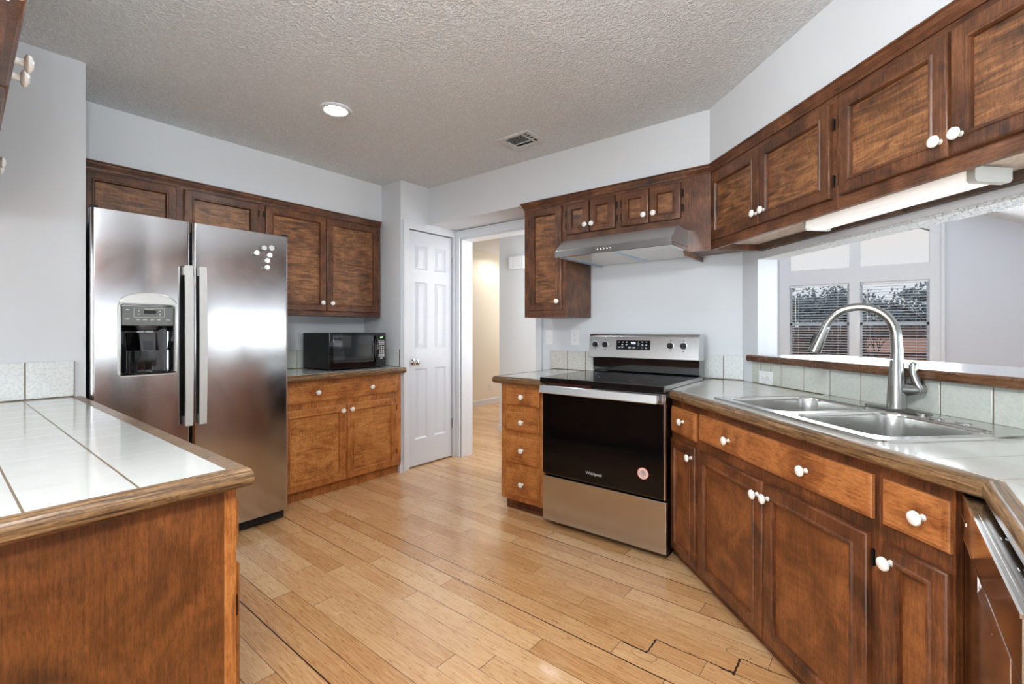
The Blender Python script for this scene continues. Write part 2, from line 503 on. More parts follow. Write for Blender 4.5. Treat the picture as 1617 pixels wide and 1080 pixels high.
class MB:
    def __init__(s):
        s.bm = bmesh.new()
        s.mi = 0

    def poly(s, pts):
        vs = [s.bm.verts.new(p) for p in pts]
        f = s.bm.faces.new(vs)
        f.material_index = s.mi
        return f

    def box(s, x0, x1, y0, y1, z0, z1, bev=0.0, seg=2):
        v = [s.bm.verts.new(p) for p in ((x0, y0, z0), (x1, y0, z0), (x1, y1, z0), (x0, y1, z0),
                                         (x0, y0, z1), (x1, y0, z1), (x1, y1, z1), (x0, y1, z1))]
        fs = [s.bm.faces.new([v[i] for i in q]) for q in ((0, 3, 2, 1), (4, 5, 6, 7), (0, 1, 5, 4), (1, 2, 6, 5), (2, 3, 7, 6), (3, 0, 4, 7))]
        for f in fs:
            f.material_index = s.mi
        if bev:
            es = list({e for f in fs for e in f.edges})
            r = bmesh.ops.bevel(s.bm, geom=es, offset=bev, segments=seg, affect='EDGES', profile=0.5)
            for f in r['faces']:
                f.material_index = s.mi
        return s

    def loft(s, rings, cap0=False, cap1=False, closed=True):
        vr = [[s.bm.verts.new(p) for p in r] for r in rings]
        n = len(vr[0])
        for a, b in zip(vr[:-1], vr[1:]):
            for i in range(n if closed else n - 1):
                j = (i + 1) % n
                s.bm.faces.new((a[i], a[j], b[j], b[i])).material_index = s.mi
        if cap0:
            s.bm.faces.new(list(reversed(vr[0]))).material_index = s.mi
        if cap1:
            s.bm.faces.new(vr[-1]).material_index = s.mi
        return s

    def prism(s, pts, z0, z1):
        return s.loft([[(p[0], p[1], z0) for p in pts], [(p[0], p[1], z1) for p in pts]], True, True)

    def lathe(s, prof, o, axis, n=20, cap0=True, cap1=True):
        ax = Vector(axis).normalized()
        t = Vector((0, 0, 1)) if abs(ax.z) < 0.9 else Vector((1, 0, 0))
        e1 = ax.cross(t).normalized()
        e2 = ax.cross(e1).normalized()
        o = Vector(o)
        rings = []
        for r, h in prof:
            rings.append([tuple(o + ax * h + (e1 * math.cos(2 * math.pi * k / n) + e2 * math.sin(2 * math.pi * k / n)) * max(r, 1e-5)) for k in range(n)])
        return s.loft(rings, cap0, cap1)

    def tube(s, pts, rad, n=12, caps=True):
        pts = [Vector(p) for p in pts]
        if isinstance(rad, (int, float)):
            rad = [rad] * len(pts)
        tan = []
        for i in range(len(pts)):
            a = pts[max(0, i - 1)]; b = pts[min(len(pts) - 1, i + 1)]
            tan.append((b - a).normalized())
        e1 = tan[0].orthogonal().normalized()
        rings = []
        for p, t, r in zip(pts, tan, rad):
            e1 = (e1 - t * e1.dot(t)).normalized()
            e2 = t.cross(e1)
            rings.append([tuple(p + (e1 * math.cos(2 * math.pi * k / n) + e2 * math.sin(2 * math.pi * k / n)) * r) for k in range(n)])
        return s.loft(rings, caps, caps)

    def sweep(s, path, prof, caps=True):
        """prof [(offset to the right of travel, z)] swept along a plan polyline with mitred corners"""
        P = [Vector((p[0], p[1])) for p in path]
        rings = []
        for i, p in enumerate(P):
            d0 = (P[i] - P[i - 1]).normalized() if i > 0 else None
            d1 = (P[i + 1] - P[i]).normalized() if i < len(P) - 1 else None
            d0 = d0 or d1
            d1 = d1 or d0
            n0, n1 = Vector((d0.y, -d0.x)), Vector((d1.y, -d1.x))
            b = (n0 + n1).normalized()
            k = 1.0 / max(0.2, b.dot(n0))
            rings.append([(p.x + b.x * k * o, p.y + b.y * k * o, z) for o, z in prof])
        return s.loft(rings, caps, caps)


def link(name, bm, mats, parent=None, M4=None, angle=38):
    bmesh.ops.recalc_face_normals(bm, faces=bm.faces)
    me = bpy.data.meshes.new(name)
    bm.to_mesh(me)
    bm.free()
    for m in (mats if isinstance(mats, (list, tuple)) else [mats]):
        me.materials.append(m)
    if len(me.polygons):
        me.polygons.foreach_set('use_smooth', [True] * len(me.polygons))
        me.set_sharp_from_angle(angle=math.radians(angle))
    o = bpy.data.objects.new(name, me)
    COL.objects.link(o)
    wm = o.modifiers.new('even_normals', 'WEIGHTED_NORMAL')
    wm.keep_sharp = True
    wm.weight = 90
    if parent:
        o.parent = parent
    elif M4 is not None:
        o.matrix_world = M4
    return o


OFF = {}


def thing(name, label, cat, F, off, group=None):
    """an Empty at the base of a thing; part geometry is given in the run frame F"""
    o = bpy.data.objects.new(name, None)
    COL.objects.link(o)
    o.empty_display_size = 0.05
    o.matrix_world = F @ Matrix.Translation(Vector(off))
    o['label'] = label
    o['category'] = cat
    if group:
        o['group'] = group
    OFF[o.name] = Vector(off)
    return o


def part(name, mb, mat, root, parent=None, label=None, angle=38):
    bmesh.ops.translate(mb.bm, verts=mb.bm.verts, vec=-OFF[root.name])
    o = link(name, mb.bm, mat, parent or root, angle=angle)
    if label:
        o['label'] = label
    return o


def struct(name, mb, mat, F=F_W, angle=30):
    o = link(name, mb.bm, mat, None, F, angle)
    o['kind'] = 'structure'
    return o


def single(name, mb, mat, label, cat, F=F_W, off=(0, 0, 0), group=None, angle=38):
    """a thing that is one mesh, its origin at its base"""
    bmesh.ops.translate(mb.bm, verts=mb.bm.verts, vec=-Vector(off))
    o = link(name, mb.bm, mat, None, F @ Matrix.Translation(Vector(off)), angle)
    o['label'] = label
    o['category'] = cat
    if group:
        o['group'] = group
    return o


def text_mesh(body, size, M4, extrude=0.0003, align='CENTER'):
    """lettering as a bmesh placed by M4 (text lies in local xy, reading along +x)"""
    c = bpy.data.curves.new('lettering', 'FONT')
    c.body = body
    c.size = size
    c.extrude = extrude
    c.align_x = align
    c.align_y = 'CENTER'
    o = bpy.data.objects.new('lettering', c)
    COL.objects.link(o)
    dg = bpy.context.evaluated_depsgraph_get()
    me = bpy.data.meshes.new_from_object(o.evaluated_get(dg))
    bpy.data.objects.remove(o)
    bpy.data.curves.remove(c)
    mb = MB()
    mb.bm.from_mesh(me)
    bpy.data.meshes.remove(me)
    bmesh.ops.transform(mb.bm, matrix=M4, verts=mb.bm.verts)
    return mb


def face_text(x, y, z):
    """matrix for lettering on a run face: reads along run x, up is z, faces -y"""
    return Matrix.Translation((x, y, z)) @ Matrix.Rotation(math.radians(90), 4, 'X')


def rrect(x0, x1, y0, y1, r, n=6):
    pts = []
    for cx, cy, a0 in ((x1 - r, y1 - r, 0), (x0 + r, y1 - r, 90), (x0 + r, y0 + r, 180), (x1 - r, y0 + r, 270)):
        for k in range(n + 1):
            a = math.radians(a0 + 90 * k / n)
            pts.append((cx + r * math.cos(a), cy + r * math.sin(a)))
    return pts


def fill_with_holes(mb, loops, z):
    es = []
    for lp in loops:
        vs = [mb.bm.verts.new((p[0], p[1], z)) for p in lp]
        for i in range(len(vs)):
            es.append(mb.bm.edges.new((vs[i], vs[(i + 1) % len(vs)])))
    r = bmesh.ops.triangle_fill(mb.bm, use_beauty=True, use_dissolve=False, edges=es)
    for g in r['geom']:
        if isinstance(g, bmesh.types.BMFace):
            g.material_index = mb.mi

# ------------------------------------------------------------------ cabinet pieces (run frame: x along, y into the wall, z up)
def rect_ring(x0, x1, z0, z1, ins, y):
    return [(x0 + ins, y, z0 + ins), (x1 - ins, y, z0 + ins), (x1 - ins, y, z1 - ins), (x0 + ins, y, z1 - ins)]


def knob_mb(x, y, z, r=0.0175, ln=0.031):
    mb = MB()
    mb.lathe([(0.0085, 0), (0.0075, 0.004), (0.006, 0.010), (0.0075, 0.016), (r * 0.86, 0.0185), (r, 0.022), (r * 0.93, 0.0262), (r * 0.6, ln - 0.001), (0.0, ln)],
             (x, y, z), (0, -1, 0), 20, True, False)
    return mb


def hinge_mb(x, y, z):
    mb = MB()
    mb.box(x - 0.007, x + 0.007, y - 0.003, y, z - 0.020, z + 0.020, 0.001, 1)
    mb.lathe([(0.004, -0.022), (0.004, 0.022)], (x, y - 0.005, z), (0, 0, 1), 8)
    return mb


def cab_door(root, x0, x1, z0, z1, yb, mats, knob=None, hinge=None, hz=None, fw=0.056):
    """framed door with a bead round a recessed panel; knob (x,z); hinge side -1/1"""
    mb = MB()
    rings = [(0, 0), (0, 0.012), (0.003, 0.0165), (0.008, 0.019), (fw - 0.016, 0.019), (fw - 0.012, 0.0225), (fw - 0.006, 0.0225), (fw - 0.002, 0.017), (fw, 0.009), (fw, 0.003)]
    mb.loft([rect_ring(x0, x1, z0, z1, i, yb - y) for i, y in rings], True, False)
    d = part('door', mb, mats[0], root)
    p = MB()
    p.box(x0 + fw - 0.003, x1 - fw + 0.003, yb - 0.0075, yb - 0.002, z0 + fw - 0.003, z1 - fw + 0.003)
    part('panel', p, mats[1], root, d)
    if knob:
        part('knob', knob_mb(knob[0], yb - 0.019, knob[1]), M['ceramic'], root, d, 'white ceramic knob')
    if hinge:
        hx = x0 - 0.008 if hinge < 0 else x1 + 0.008
        for zz in (hz or (z0 + 0.07, z1 - 0.07)):
            part('hinge', hinge_mb(hx, yb, zz), M['hinge'], root, d, 'dark metal hinge')
    return d


def cab_drawer(root, x0, x1, z0, z1, yb, mat, knobs):
    mb = MB()
    rings = [(0, 0), (0, 0.009), (0.003, 0.012), (0.009, 0.0125), (0.011, 0.0175), (0.014, 0.019)]
    mb.loft([rect_ring(x0, x1, z0, z1, i, yb - y) for i, y in rings], True, True)
    d = part('drawer', mb, mat, root)
    for kx, kz in knobs:
        part('knob', knob_mb(kx, yb - 0.019, kz), M['ceramic'], root, d, 'white ceramic knob')
    return d


def face_frame(mb, x0, x1, z0, z1, y, opens, th=0.02):
    """face sheet with a slightly sunk field behind each door so the rails read as a frame"""
    mb.box(x0, x1, y, y + th, z0, z1)


def base_carcass(root, x0, x1, y, depth, mat, z1=0.83, toe_h=0.08, toe_in=0.055, left=True, right=True, toe=True):
    mb = MB()
    mb.box(x0, x1, y, y + 0.02, toe_h, z1)
    if left:
        mb.box(x0, x0 + 0.018, y + 0.02, y + depth, toe_h, z1)
    if right:
        mb.box(x1 - 0.018, x1, y + 0.02, y + depth, toe_h, z1)
    mb.box(x0 + 0.018, x1 - 0.018, y + 0.02, y + depth, toe_h, toe_h + 0.018)
    c = part('carcass', mb, mat, root)
    if toe:
        t = MB()
        t.box(x0 + 0.001, x1 - 0.001, y + toe_in, y + toe_in + 0.018, 0, toe_h)
        part('toe_kick', t, mat, root)
    return c


CROWN = [(0.0, 0.0), (0.006, 0.0), (0.008, 0.012), (0.016, 0.022), (0.020, 0.036), (0.026, 0.040), (0.026, 0.046), (0.0, 0.046)]


def crown_part(root, path, z, mat):
    mb = MB()
    mb.sweep(path, [(o, z + h) for o, h in CROWN])
    return part('crown_molding', mb, mat, root)

# ================================================================== THE SETTING
b = MB(); b.box(-6.2, 3.2, -5.7, 8.2, -0.1, 0.0); struct('floor', b, M['floor'])
b = MB()
b.prism([(-3.80, -5.6), (0.92, -5.6), (0.92, 1.68), (-0.52, 3.16), (-0.52, 3.22), (-3.80, 3.22)], 2.43, 2.55)
struct('ceiling', b, M['ceiling'])
b = MB(); b.box(-6.2, -1.6, 3.22, 8.2, 2.43, 2.55); struct('ceiling_hall', b, M['ceiling'])
b = MB()                                                     # raking ceiling of the room beyond the pass-through
b.loft([[(-1.6, y, 3.819), (2.3, y, 1.932), (2.3, y, 2.052), (-1.6, y, 3.939)] for y in (-1.6, 8.1)], True, True)
struct('ceiling_dining', b, M['ceiling'])

b = MB(); b.box(-3.80, -2.92, -5.6, 0.46, 0, 2.43); struct('wall_left', b, M['wall'])
b = MB(); b.box(-3.80, -3.66, 0.46, 2.45, 0, 2.43); struct('wall_alcove', b, M['wall'])
b = MB(); b.box(-3.66, -3.398, 0.46, 2.45, 2.105, 2.43); struct('wall_soffit_left', b, M['wall'])
b = MB()                                                     # pantry closet walls with the door opening
b.box(-3.80, -3.138, 2.45, 2.523, 0, 2.43)
b.box(-3.238, -3.138, 2.523, 3.052, 2.045, 2.43)
b.box(-3.238, -3.138, 3.052, 3.09, 0, 2.43)
b.box(-3.80, -3.66, 2.523, 3.09, 0, 2.43)
struct('wall_pantry', b, M['wall'])
b = MB()                                                     # back wall with the cased opening to the hall
b.box(-3.80, -3.072, 3.09, 3.22, 0, 2.43)
b.box(-3.072, -2.205, 3.09, 3.22, 2.03, 2.43)
b.box(-2.205, -0.59, 3.09, 3.22, 0, 2.43)
b.box(-1.72, -0.56, 3.13, 3.22, 2.43, 3.9)
struct('wall_back', b, M['wall'])
b = MB()                                                     # dropped soffit over the range wall, the diagonal and the right run
b.prism([(-3.138, 3.09), (-3.138, 2.756), (-0.767, 2.756), (0.47, 1.519), (0.47, -0.7), (0.80, -0.7), (0.80, 1.62), (-0.67, 3.09)], 2.105, 2.43)
struct('wall_soffit_right', b, M['wall'])
D0, D1 = 1.711, 1.832
b = MB()                                                     # diagonal wall with the pass-through
b.box(-2.66, -0.58, D0, D1, 0, 0.998)
b.box(-2.66, -2.512, D0, D1, 0.998, 1.60)
b.box(-2.66, -0.58, D0, D1, 1.60, 4.0)
b.box(-0.70, -0.58, D0, D1, 0.998, 1.60)
struct('wall_sink', b, M['wall'], F_D)
b = MB(); b.box(-2.511, -0.701, D0 + 0.002, D1 - 0.002, 1.588, 1.5995); struct('trim_1', b, M['ceiling'], F_D)
b = MB()                                                     # right wall; unseen opening above the counter, shaped to let fill light in
b.box(0.80, 0.92, -5.5, -0.55, 0, 4.0); b.box(0.80, 0.92, -0.55, 1.60, 0, 0.998); b.box(0.80, 0.92, -0.55, 1.60, 1.60, 4.0); b.box(0.80, 0.92, 1.50, 1.60, 0.998, 1.60)
struct('wall_right', b, M['wall'])
b = MB()                                                     # unseen wall behind the camera, its wide window added for light
b.box(-2.92, -2.45, -5.6, -5.5, 0, 2.43); b.box(-0.05, 0.92, -5.6, -5.5, 0, 2.43)
b.box(-2.45, -0.05, -5.6, -5.5, 0, 0.08); b.box(-2.45, -0.05, -5.6, -5.5, 2.25, 2.43)
struct('wall_rear', b, M['wall'])
w = MB()
for x in (-2.45, -1.66, -0.87, -0.09):
    w.box(x, x + 0.04, -5.59, -5.53, 0.08, 2.25)
for z in (0.08, 2.21):
    w.box(-2.45, -0.05, -5.585, -5.535, z, z + 0.04)
struct('rear_window_added', w, M['trim'])  # frame of the added rear window

# hall beyond the opening
b = MB(); b.box(-3.50, -1.72, 4.15, 4.27, 0, 2.43); struct('wall_hall_front', b, M['wall'])
b = MB(); b.box(-5.07, -4.95, 3.0, 8.0, 0, 2.43); struct('wall_hall_left', b, M['wall_hall'])
b = MB(); b.box(-5.07, -1.72, 7.9, 8.0, 0, 2.43); struct('wall_hall_end', b, M['wall_hall'])
b = MB(); b.box(-5.07, -3.80, 3.05, 3.17, 0, 2.43); struct('wall_hall_near', b, M['wall'])
b = MB(); b.box(-1.84, -1.72, 3.22, 8.1, 0, 3.9); struct('wall_dining_left', b, M['wall_dining'])

# dining room: window wall with two sashes under a raking transom
YW = 8.0
def rake(x):
    return 2.643 - 0.484 * (x - 0.83)
WX = [-1.09, -0.371, -0.25, 0.464]                           # clear edges of the two lights
b = MB()
b.box(-1.72, -1.22, YW, YW + 0.12, 0, 3.9)
b.box(-1.22, 0.60, YW, YW + 0.12, 0, 0.62)
b.loft([[(-1.22, y, rake(-1.22) + 0.02), (0.60, y, rake(0.60) - 0.15), (0.60, y, 3.9), (-1.22, y, 3.9)] for y in (YW, YW + 0.12)], True, True)
b.box(0.60, 2.3, YW, YW + 0.12, 0, 3.9)
struct('wall_dining_window', b, M['wall_dining'])
b = MB(); b.box(2.18, 2.30, -1.6, YW, 0, 2.2); struct('wall_dining_right', b, M['wall_dining'])
b = MB(); b.box(0.92, 2.30, -1.6, -1.48, 0, 3.0); b.box(0.80, 0.92, 1.60, 1.72, 0, 4.0); struct('wall_dining_near', b, M['wall_dining'])

w = MB()
w.box(-1.22, WX[0], YW - 0.012, YW + 0.10, 0.62, 3.2)
w.box(WX[3], 0.585, YW - 0.012, YW + 0.10, 0.62, 2.50)
w.box(0.572, 0.605, YW - 0.03, YW + 0.10, 0.60, 2.66)        # casing lip on the right
w.box(WX[1], WX[2], YW - 0.012, YW + 0.10, 0.62, 2.9)
w.box(WX[0], WX[1], YW - 0.012, YW + 0.10, 1.835, 2.055)
w.box(WX[2], WX[3], YW - 0.012, YW + 0.10, 1.835, 2.055)
w.box(WX[0], WX[3], YW - 0.012, YW + 0.10, 0.62, 0.70)
w.box(-1.25, 0.62, YW - 0.06, YW + 0.02, 0.58, 0.62)
w.loft([[(-1.22, y, rake(-1.22) - 0.353), (0.60, y, rake(0.60) - 0.353), (0.60, y, rake(0.60) - 0.12), (-1.22, y, rake(-1.22) + 0.03)] for y in (YW - 0.016, YW + 0.104)], True, True)
win = struct('window_1', w, M['trim'])
for i, (xa, xb) in enumerate(((WX[0], WX[1]), (WX[2], WX[3]))):
    s = MB()
    s.box(xa, xb, YW + 0.050, YW + 0.085, 1.245, 1.285)
    s.box(xa, xa + 0.025, YW + 0.05, YW + 0.085, 0.70, 1.835)
    s.box(xb - 0.025, xb, YW + 0.05, YW + 0.085, 0.70, 1.835)
    s.box(xa + 0.025, xb - 0.025, YW + 0.05, YW + 0.085, 0.70, 0.73)
    s.box(xa + 0.025, xb - 0.025, YW + 0.05, YW + 0.085, 1.81, 1.835)
    link('sash', s.bm, M['trim'], win)
    g = MB(); g.box(xa, xb, YW + 0.066, YW + 0.070, 0.70, 1.835); link('pane', g.bm, M['glass'], win)
    g = MB()
    g.loft([[(xa, y, 2.055), (xb, y, 2.055), (xb, y, rake(xb) - 0.34), (xa, y, rake(xa) - 0.34)] for y in (YW + 0.066, YW + 0.070)], True, True)
    link('pane', g.bm, M['glass'], win)

# casings, baseboards
b = MB()                                                     # pantry door casing
CP = [(0.0, 0.0), (0.018, 0.0), (0.020, 0.012), (0.012, 0.02), (0.014, 0.045), (0.010, 0.052), (0.010, 0.056), (0, 0.058)]
b.box(-3.138, -3.120, 2.467, 2.527, 0, 2.105, 0.004); b.box(-3.120, -3.114, 2.467, 2.485, 0, 2.105, 0.002)
b.box(-3.138, -3.120, 3.048, 3.088, 0, 2.105, 0.004)
b.box(-3.138, -3.120, 2.525, 3.050, 2.040, 2.105, 0.004); b.box(-3.120, -3.114, 2.485, 3.085, 2.087, 2.105, 0.002)
struct('trim_2', b, M['trim'])
b = MB()                                                     # casing and jamb of the hall opening
b.box(-3.136, -3.074, 3.070, 3.090, 0, 2.10, 0.004); b.box(-3.136, -3.118, 3.063, 3.071, 0, 2.10, 0.002)
b.box(-2.203, -2.141, 3.070, 3.090, 0, 2.10, 0.004); b.box(-2.159, -2.141, 3.063, 3.071, 0, 2.10, 0.002)
b.box(-3.074, -2.203, 3.070, 3.090, 2.03, 2.10, 0.004); b.box(-3.118, -2.159, 3.063, 3.071, 2.085, 2.10, 0.002)
b.box(-3.074, -3.060, 3.090, 3.235, 0, 2.03); b.box(-2.217, -2.203, 3.090, 3.235, 0, 2.03); b.box(-3.060, -2.217, 3.090, 3.235, 2.016, 2.03)
struct('trim_3', b, M['trim'])
BB = [(0.0, 0.0), (0.014, 0.0), (0.014, 0.065), (0.008, 0.082), (0.0, 0.085)]
b = MB(); b.sweep([(-3.50, 4.262), (-3.50, 4.15), (-1.85, 4.15)], BB); struct('baseboard_hall_front', b, M['trim'])
b = MB(); b.sweep([(-4.95, 3.20), (-4.95, 7.88)], BB); struct('baseboard_hall_left', b, M['trim'])
b = MB(); b.sweep([(-3.18, 2.45), (-3.138, 2.45), (-3.138, 2.466)], BB); struct('baseboard_pantry', b, M['trim'])

# pantry door: six moulded panels, hinges on the right, knob on the left
def six_panel(mb, x0, x1, z0, z1, yf, th):
    xs = (x0 + 0.072, (x0 + x1) / 2 - 0.041, (x0 + x1) / 2 + 0.041, x1 - 0.072)
    rows = ((z0 + 0.225, z0 + 0.835), (z0 + 1.00, z0 + 1.585), (z0 + 1.695, z0 + 1.905))
    mb.box(x0, x1, yf + 0.010, yf + th, z0, z1)
    ys = (yf, yf + 0.010)
    mb.box(x0, xs[0], *ys, z0, z1); mb.box(xs[1], xs[2], *ys, z0, z1); mb.box(xs[3], x1, *ys, z0, z1)
    zz = [z0] + [v for r in rows for v in r] + [z1]
    for a, c in ((xs[0], xs[1]), (xs[2], xs[3])):
        for k in range(0, len(zz), 2):
            mb.box(a, c, *ys, zz[k], zz[k + 1])
        for r0, r1 in rows:
            mb.loft([rect_ring(a, c, r0, r1, i, yf + y) for i, y in ((0, 0.0), (0.006, 0.003), (0.014, 0.0095), (0.020, 0.0095), (0.040, 0.002), (0.044, 0.0015))], False, True)

d = MB()
six_panel(d, 2.536, 3.044, 0.012, 2.034, 3.150, 0.035)
door = struct('door_1', d, M['door'], F_L)
k = MB()
k.lathe([(0.030, 0), (0.030, 0.004), (0.022, 0.008), (0.011, 0.012), (0.010, 0.030), (0.022, 0.038), (0.027, 0.048), (0.024, 0.058), (0.012, 0.064), (0, 0.065)], (2.596, 3.150, 0.905), (0, -1, 0), 24, True, False)
link('door_handle', k.bm, M['chrome'], door)
for hz in (0.315, 1.81):
    h = MB(); h.lathe([(0.006, -0.045), (0.006, 0.045)], (3.050, 3.146, hz), (0, 0, 1), 10); h.box(3.044, 3.056, 3.146, 3.15, hz - 0.045, hz + 0.045)
    link('hinge', h.bm, M['steel'], door)
h = MB(); h.box(2.529, 2.537, 3.146, 3.152, 0.87, 0.94); link('strike_plate', h.bm, M['hinge'], door)

# ================================================================== LEFT WALL RUN (frame F_L: x = world Y, y = -world X)
LU = (M['up_v'], M['up_p'])
t = thing('wall_cabinet', 'short brown wooden wall cabinet with two doors above the refrigerator', 'cabinet', F_L, (0.475, 3.385, 1.79))
b = MB()
b.box(0.475, 1.440, 3.385, 3.405, 1.72, 2.105); b.box(0.475, 0.493, 3.405, 3.655, 1.72, 2.10); b.box(1.422, 1.440, 3.405, 3.655, 1.72, 2.10); b.box(0.493, 1.422, 3.405, 3.655, 1.72, 1.738)
part('carcass', b, M['up_h'], t)
cab_door(t, 0.515, 0.945, 1.735, 2.052, 3.385, LU, None, None)
cab_door(t, 0.985, 1.420, 1.735, 2.052, 3.385, LU, None, 1, (1.80, 1.99))
crown_part(t, [(0.475, 3.385), (1.440, 3.385)], 2.062, M['up_h'])

t = thing('wall_cabinet', 'tall brown wooden wall cabinet with two figured doors above the microwave', 'cabinet', F_L, (1.440, 3.385, 1.293))
b = MB()
b.box(1.4405, 2.425, 3.385, 3.405, 1.293, 2.105); b.box(1.4405, 1.458, 3.405, 3.655, 1.293, 2.10); b.box(2.407, 2.425, 3.405, 3.655, 1.293, 2.10); b.box(1.458, 2.407, 3.405, 3.655, 1.293, 1.311)
part('carcass', b, M['up_h'], t)
cab_door(t, 1.470, 1.921, 1.328, 2.052, 3.385, LU, (1.882, 1.391), -1, (1.43, 1.99))
cab_door(t, 1.926, 2.397, 1.328, 2.052, 3.385, LU, (1.962, 1.389), 1, (1.43, 1.96))
crown_part(t, [(1.4405, 3.385), (2.425, 3.385)], 2.062, M['up_h'])

t = thing('base_cabinet', 'honey-brown base cabinet under the microwave counter, one wide drawer over two doors', 'cabinet', F_L, (1.43, 3.12, 0))
base_carcass(t, 1.43, 2.437, 3.12, 0.53, M['lo_v'], toe_h=0.075, toe_in=0.04)
cab_drawer(t, 1.46, 2.390, 0.675, 0.793, 3.12, M['lo_h'], [(1.700, 0.744), (2.140, 0.741)])
cab_door(t, 1.46, 1.925, 0.080, 0.634, 3.12, (M['lo_v'], M['lo_p']), (1.893, 0.592), None)
cab_door(t, 1.942, 2.385, 0.080, 0.634, 3.12, (M['lo_v'], M['lo_p']), (1.966, 0.594), 1, (0.19, 0.55))

NOSE = [(-0.034, 0.8735), (-0.014, 0.8755), (-0.006, 0.871), (-0.0015, 0.864), (0.0, 0.856), (0.0, 0.842), (-0.004, 0.835), (-0.012, 0.831), (-0.034, 0.831)]
t = thing('countertop', 'white tiled countertop with wooden edge under the microwave', 'countertop', F_L, (1.43, 3.06, 0.831))
b = MB(); b.box(1.43, 2.447, 3.094, 3.655, 0.831, 0.875); part('tile_top', b, M['top_back'], t)
b = MB(); b.sweep([(1.43, 3.06), (2.447, 3.06)], NOSE); part('wood_edge', b, M['nose'], t)

def backsplash(label, F, segs, yf, th, z0, z1, mat, ends=0.0):
    b = MB()
    b.mi = 1
    b.box(segs[0] - ends, segs[-1] + ends, yf + 0.002, yf + th, z0, z1 - 0.001)
    b.mi = 0
    g = 0.0022
    for a, c in zip(segs[:-1], segs[1:]):
        b.box(a + g, c - g, yf, yf + th - 0.001, z0 + 0.004, z1, 0.0015, 1)
    return single('tile_backsplash', b, [mat, M['grout']], label, 'backsplash', F, (segs[0], yf + th, z0))

backsplash('low row of pale wall tiles behind the microwave', F_L, [1.52, 1.675, 1.83, 1.985, 2.14, 2.295, 2.436], 3.645, 0.013, 0.8755, 1.022, M['tile_green'])
backsplash('low row of two wall tiles beside the white panel door', F_W, [-3.640, -3.450, -3.295, -3.145], 2.438, 0.011, 0.8755, 1.022, M['tile_white'])

# ---- refrigerator
t = thing('refrigerator', 'stainless side-by-side refrigerator with ice and water dispenser in its left door', 'refrigerator', F_L, (0.472, 2.889, 0))
b = MB(); b.box(0.478, 1.394, 2.965, 3.60, 0.03, 1.715, 0.006); part('body', b, M['panel_grey'], t)
b = MB(); b.box(0.49, 1.385, 2.93, 2.97, 0.018, 0.066); 
for i in range(14):
    b.box(0.52 + i * 0.06, 0.56 + i * 0.06, 2.926, 2.93, 0.03, 0.055)
part('base_grille', b, M['black_matte'], t)

def curved_door(x0, x1, z0, z1, yf, bow, th, hole=None):
    """door skin bowed outwards across its width, with rolled vertical edges"""
    mb = MB()
    w = x1 - x0
    def sk(x):
        s = (x - x0) / w * 2 - 1
        e = min(x - x0, x1 - x)
        r = 0.016
        rl = 0.0 if e >= r else r - math.sqrt(max(0, r * r - (r - e) ** 2))
        return yf + bow * s * s + rl
    xs = [x0 + 0.016 * k for k in (0, 0.04, 0.15, 0.35, 0.65, 1)] + [x0 + 0.016 + (w - 0.032) * k / 16 for k in range(1, 16)] + [x1 - 0.016 * k for k in (1, 0.65, 0.35, 0.15, 0.04, 0)]
    zs = [z0, z1]
    if hole:
        hx0, hx1, hz0, hz1 = hole
        xs = sorted([x for x in xs if abs(x - hx0) > 0.006 and abs(x - hx1) > 0.006] + [hx0, hx1])
        zs = [z0, hz0, hz1, z1]
    vs = {}
    def V(i, j):
        if (i, j) not in vs:
            vs[(i, j)] = mb.bm.verts.new((xs[i], sk(xs[i]), zs[j]))
        return vs[(i, j)]
    for i in range(len(xs) - 1):
        for j in range(len(zs) - 1):
            if hole and xs[i] >= hole[0] - 1e-6 and xs[i + 1] <= hole[1] + 1e-6 and abs(zs[j] - hole[2]) < 1e-6:
                continue
            mb.bm.faces.new((V(i, j), V(i + 1, j), V(i + 1, j + 1), V(i, j + 1)))
    n = len(xs) - 1
    yb = yf + th
    for j, up in ((0, 0), (len(zs) - 1, 1)):
        fr = [V(i, j) for i in range(n + 1)]
        bk = [mb.bm.verts.new((x, yb, zs[j])) for x in xs]
        for i in range(n):
            mb.bm.faces.new((fr[i], fr[i + 1], bk[i + 1], bk[i]))
    for i in (0, n):
        x = xs[i]
        mb.poly([(x, sk(x), z0), (x, yb, z0), (x, yb, z1), (x, sk(x), z1)])
    mb.poly([(x0, yb, z0), (x1, yb, z0), (x1, yb, z1), (x0, yb, z1)])
    return mb

HX0, HX1, HZ0, HZ1 = 0.583, 0.799, 0.964, 1.305
ld = part('door', curved_door(0.472, 0.874, 0.072, 1.757, 2.889, 0.008, 0.068, (HX0, HX1, HZ0, HZ1)), M['steel_f'], t)
rd = part('door', curved_door(0.884, 1.400, 0.072, 1.757, 2.889, 0.009, 0.068), M['steel_f'], t)
for dr, hx, s in ((ld, 0.855, 1), (rd, 0.919, -1)):
    h = MB()
    pr = []
    for z in [0.678 + (1.520 - 0.678) * k / 14 for k in range(15)]:
        q = (z - 1.10) / 0.42
        y = 2.838 + 0.010 * q * q
        pr.append([(hx - 0.017, y, z), (hx + 0.017, y, z), (hx + 0.017, y + 0.016, z), (hx - 0.017, y + 0.016, z)])
    h.loft(pr, True, True)
    for z in (0.70, 1.495):
        h.box(hx - 0.010, hx + 0.010, 2.855, 2.897, z - 0.022, z + 0.022)
    part('handle', h, M['grey_plastic'], t, dr, 'pale grey bar handle')
for x, dr in ((0.487, ld), (1.385, rd)):
    h = MB(); h.box(x - 0.014, x + 0.014, 2.90, 2.96, 1.757, 1.772, 0.004); part('hinge_cap', h, M['black'], t, dr, 'black hinge cap')
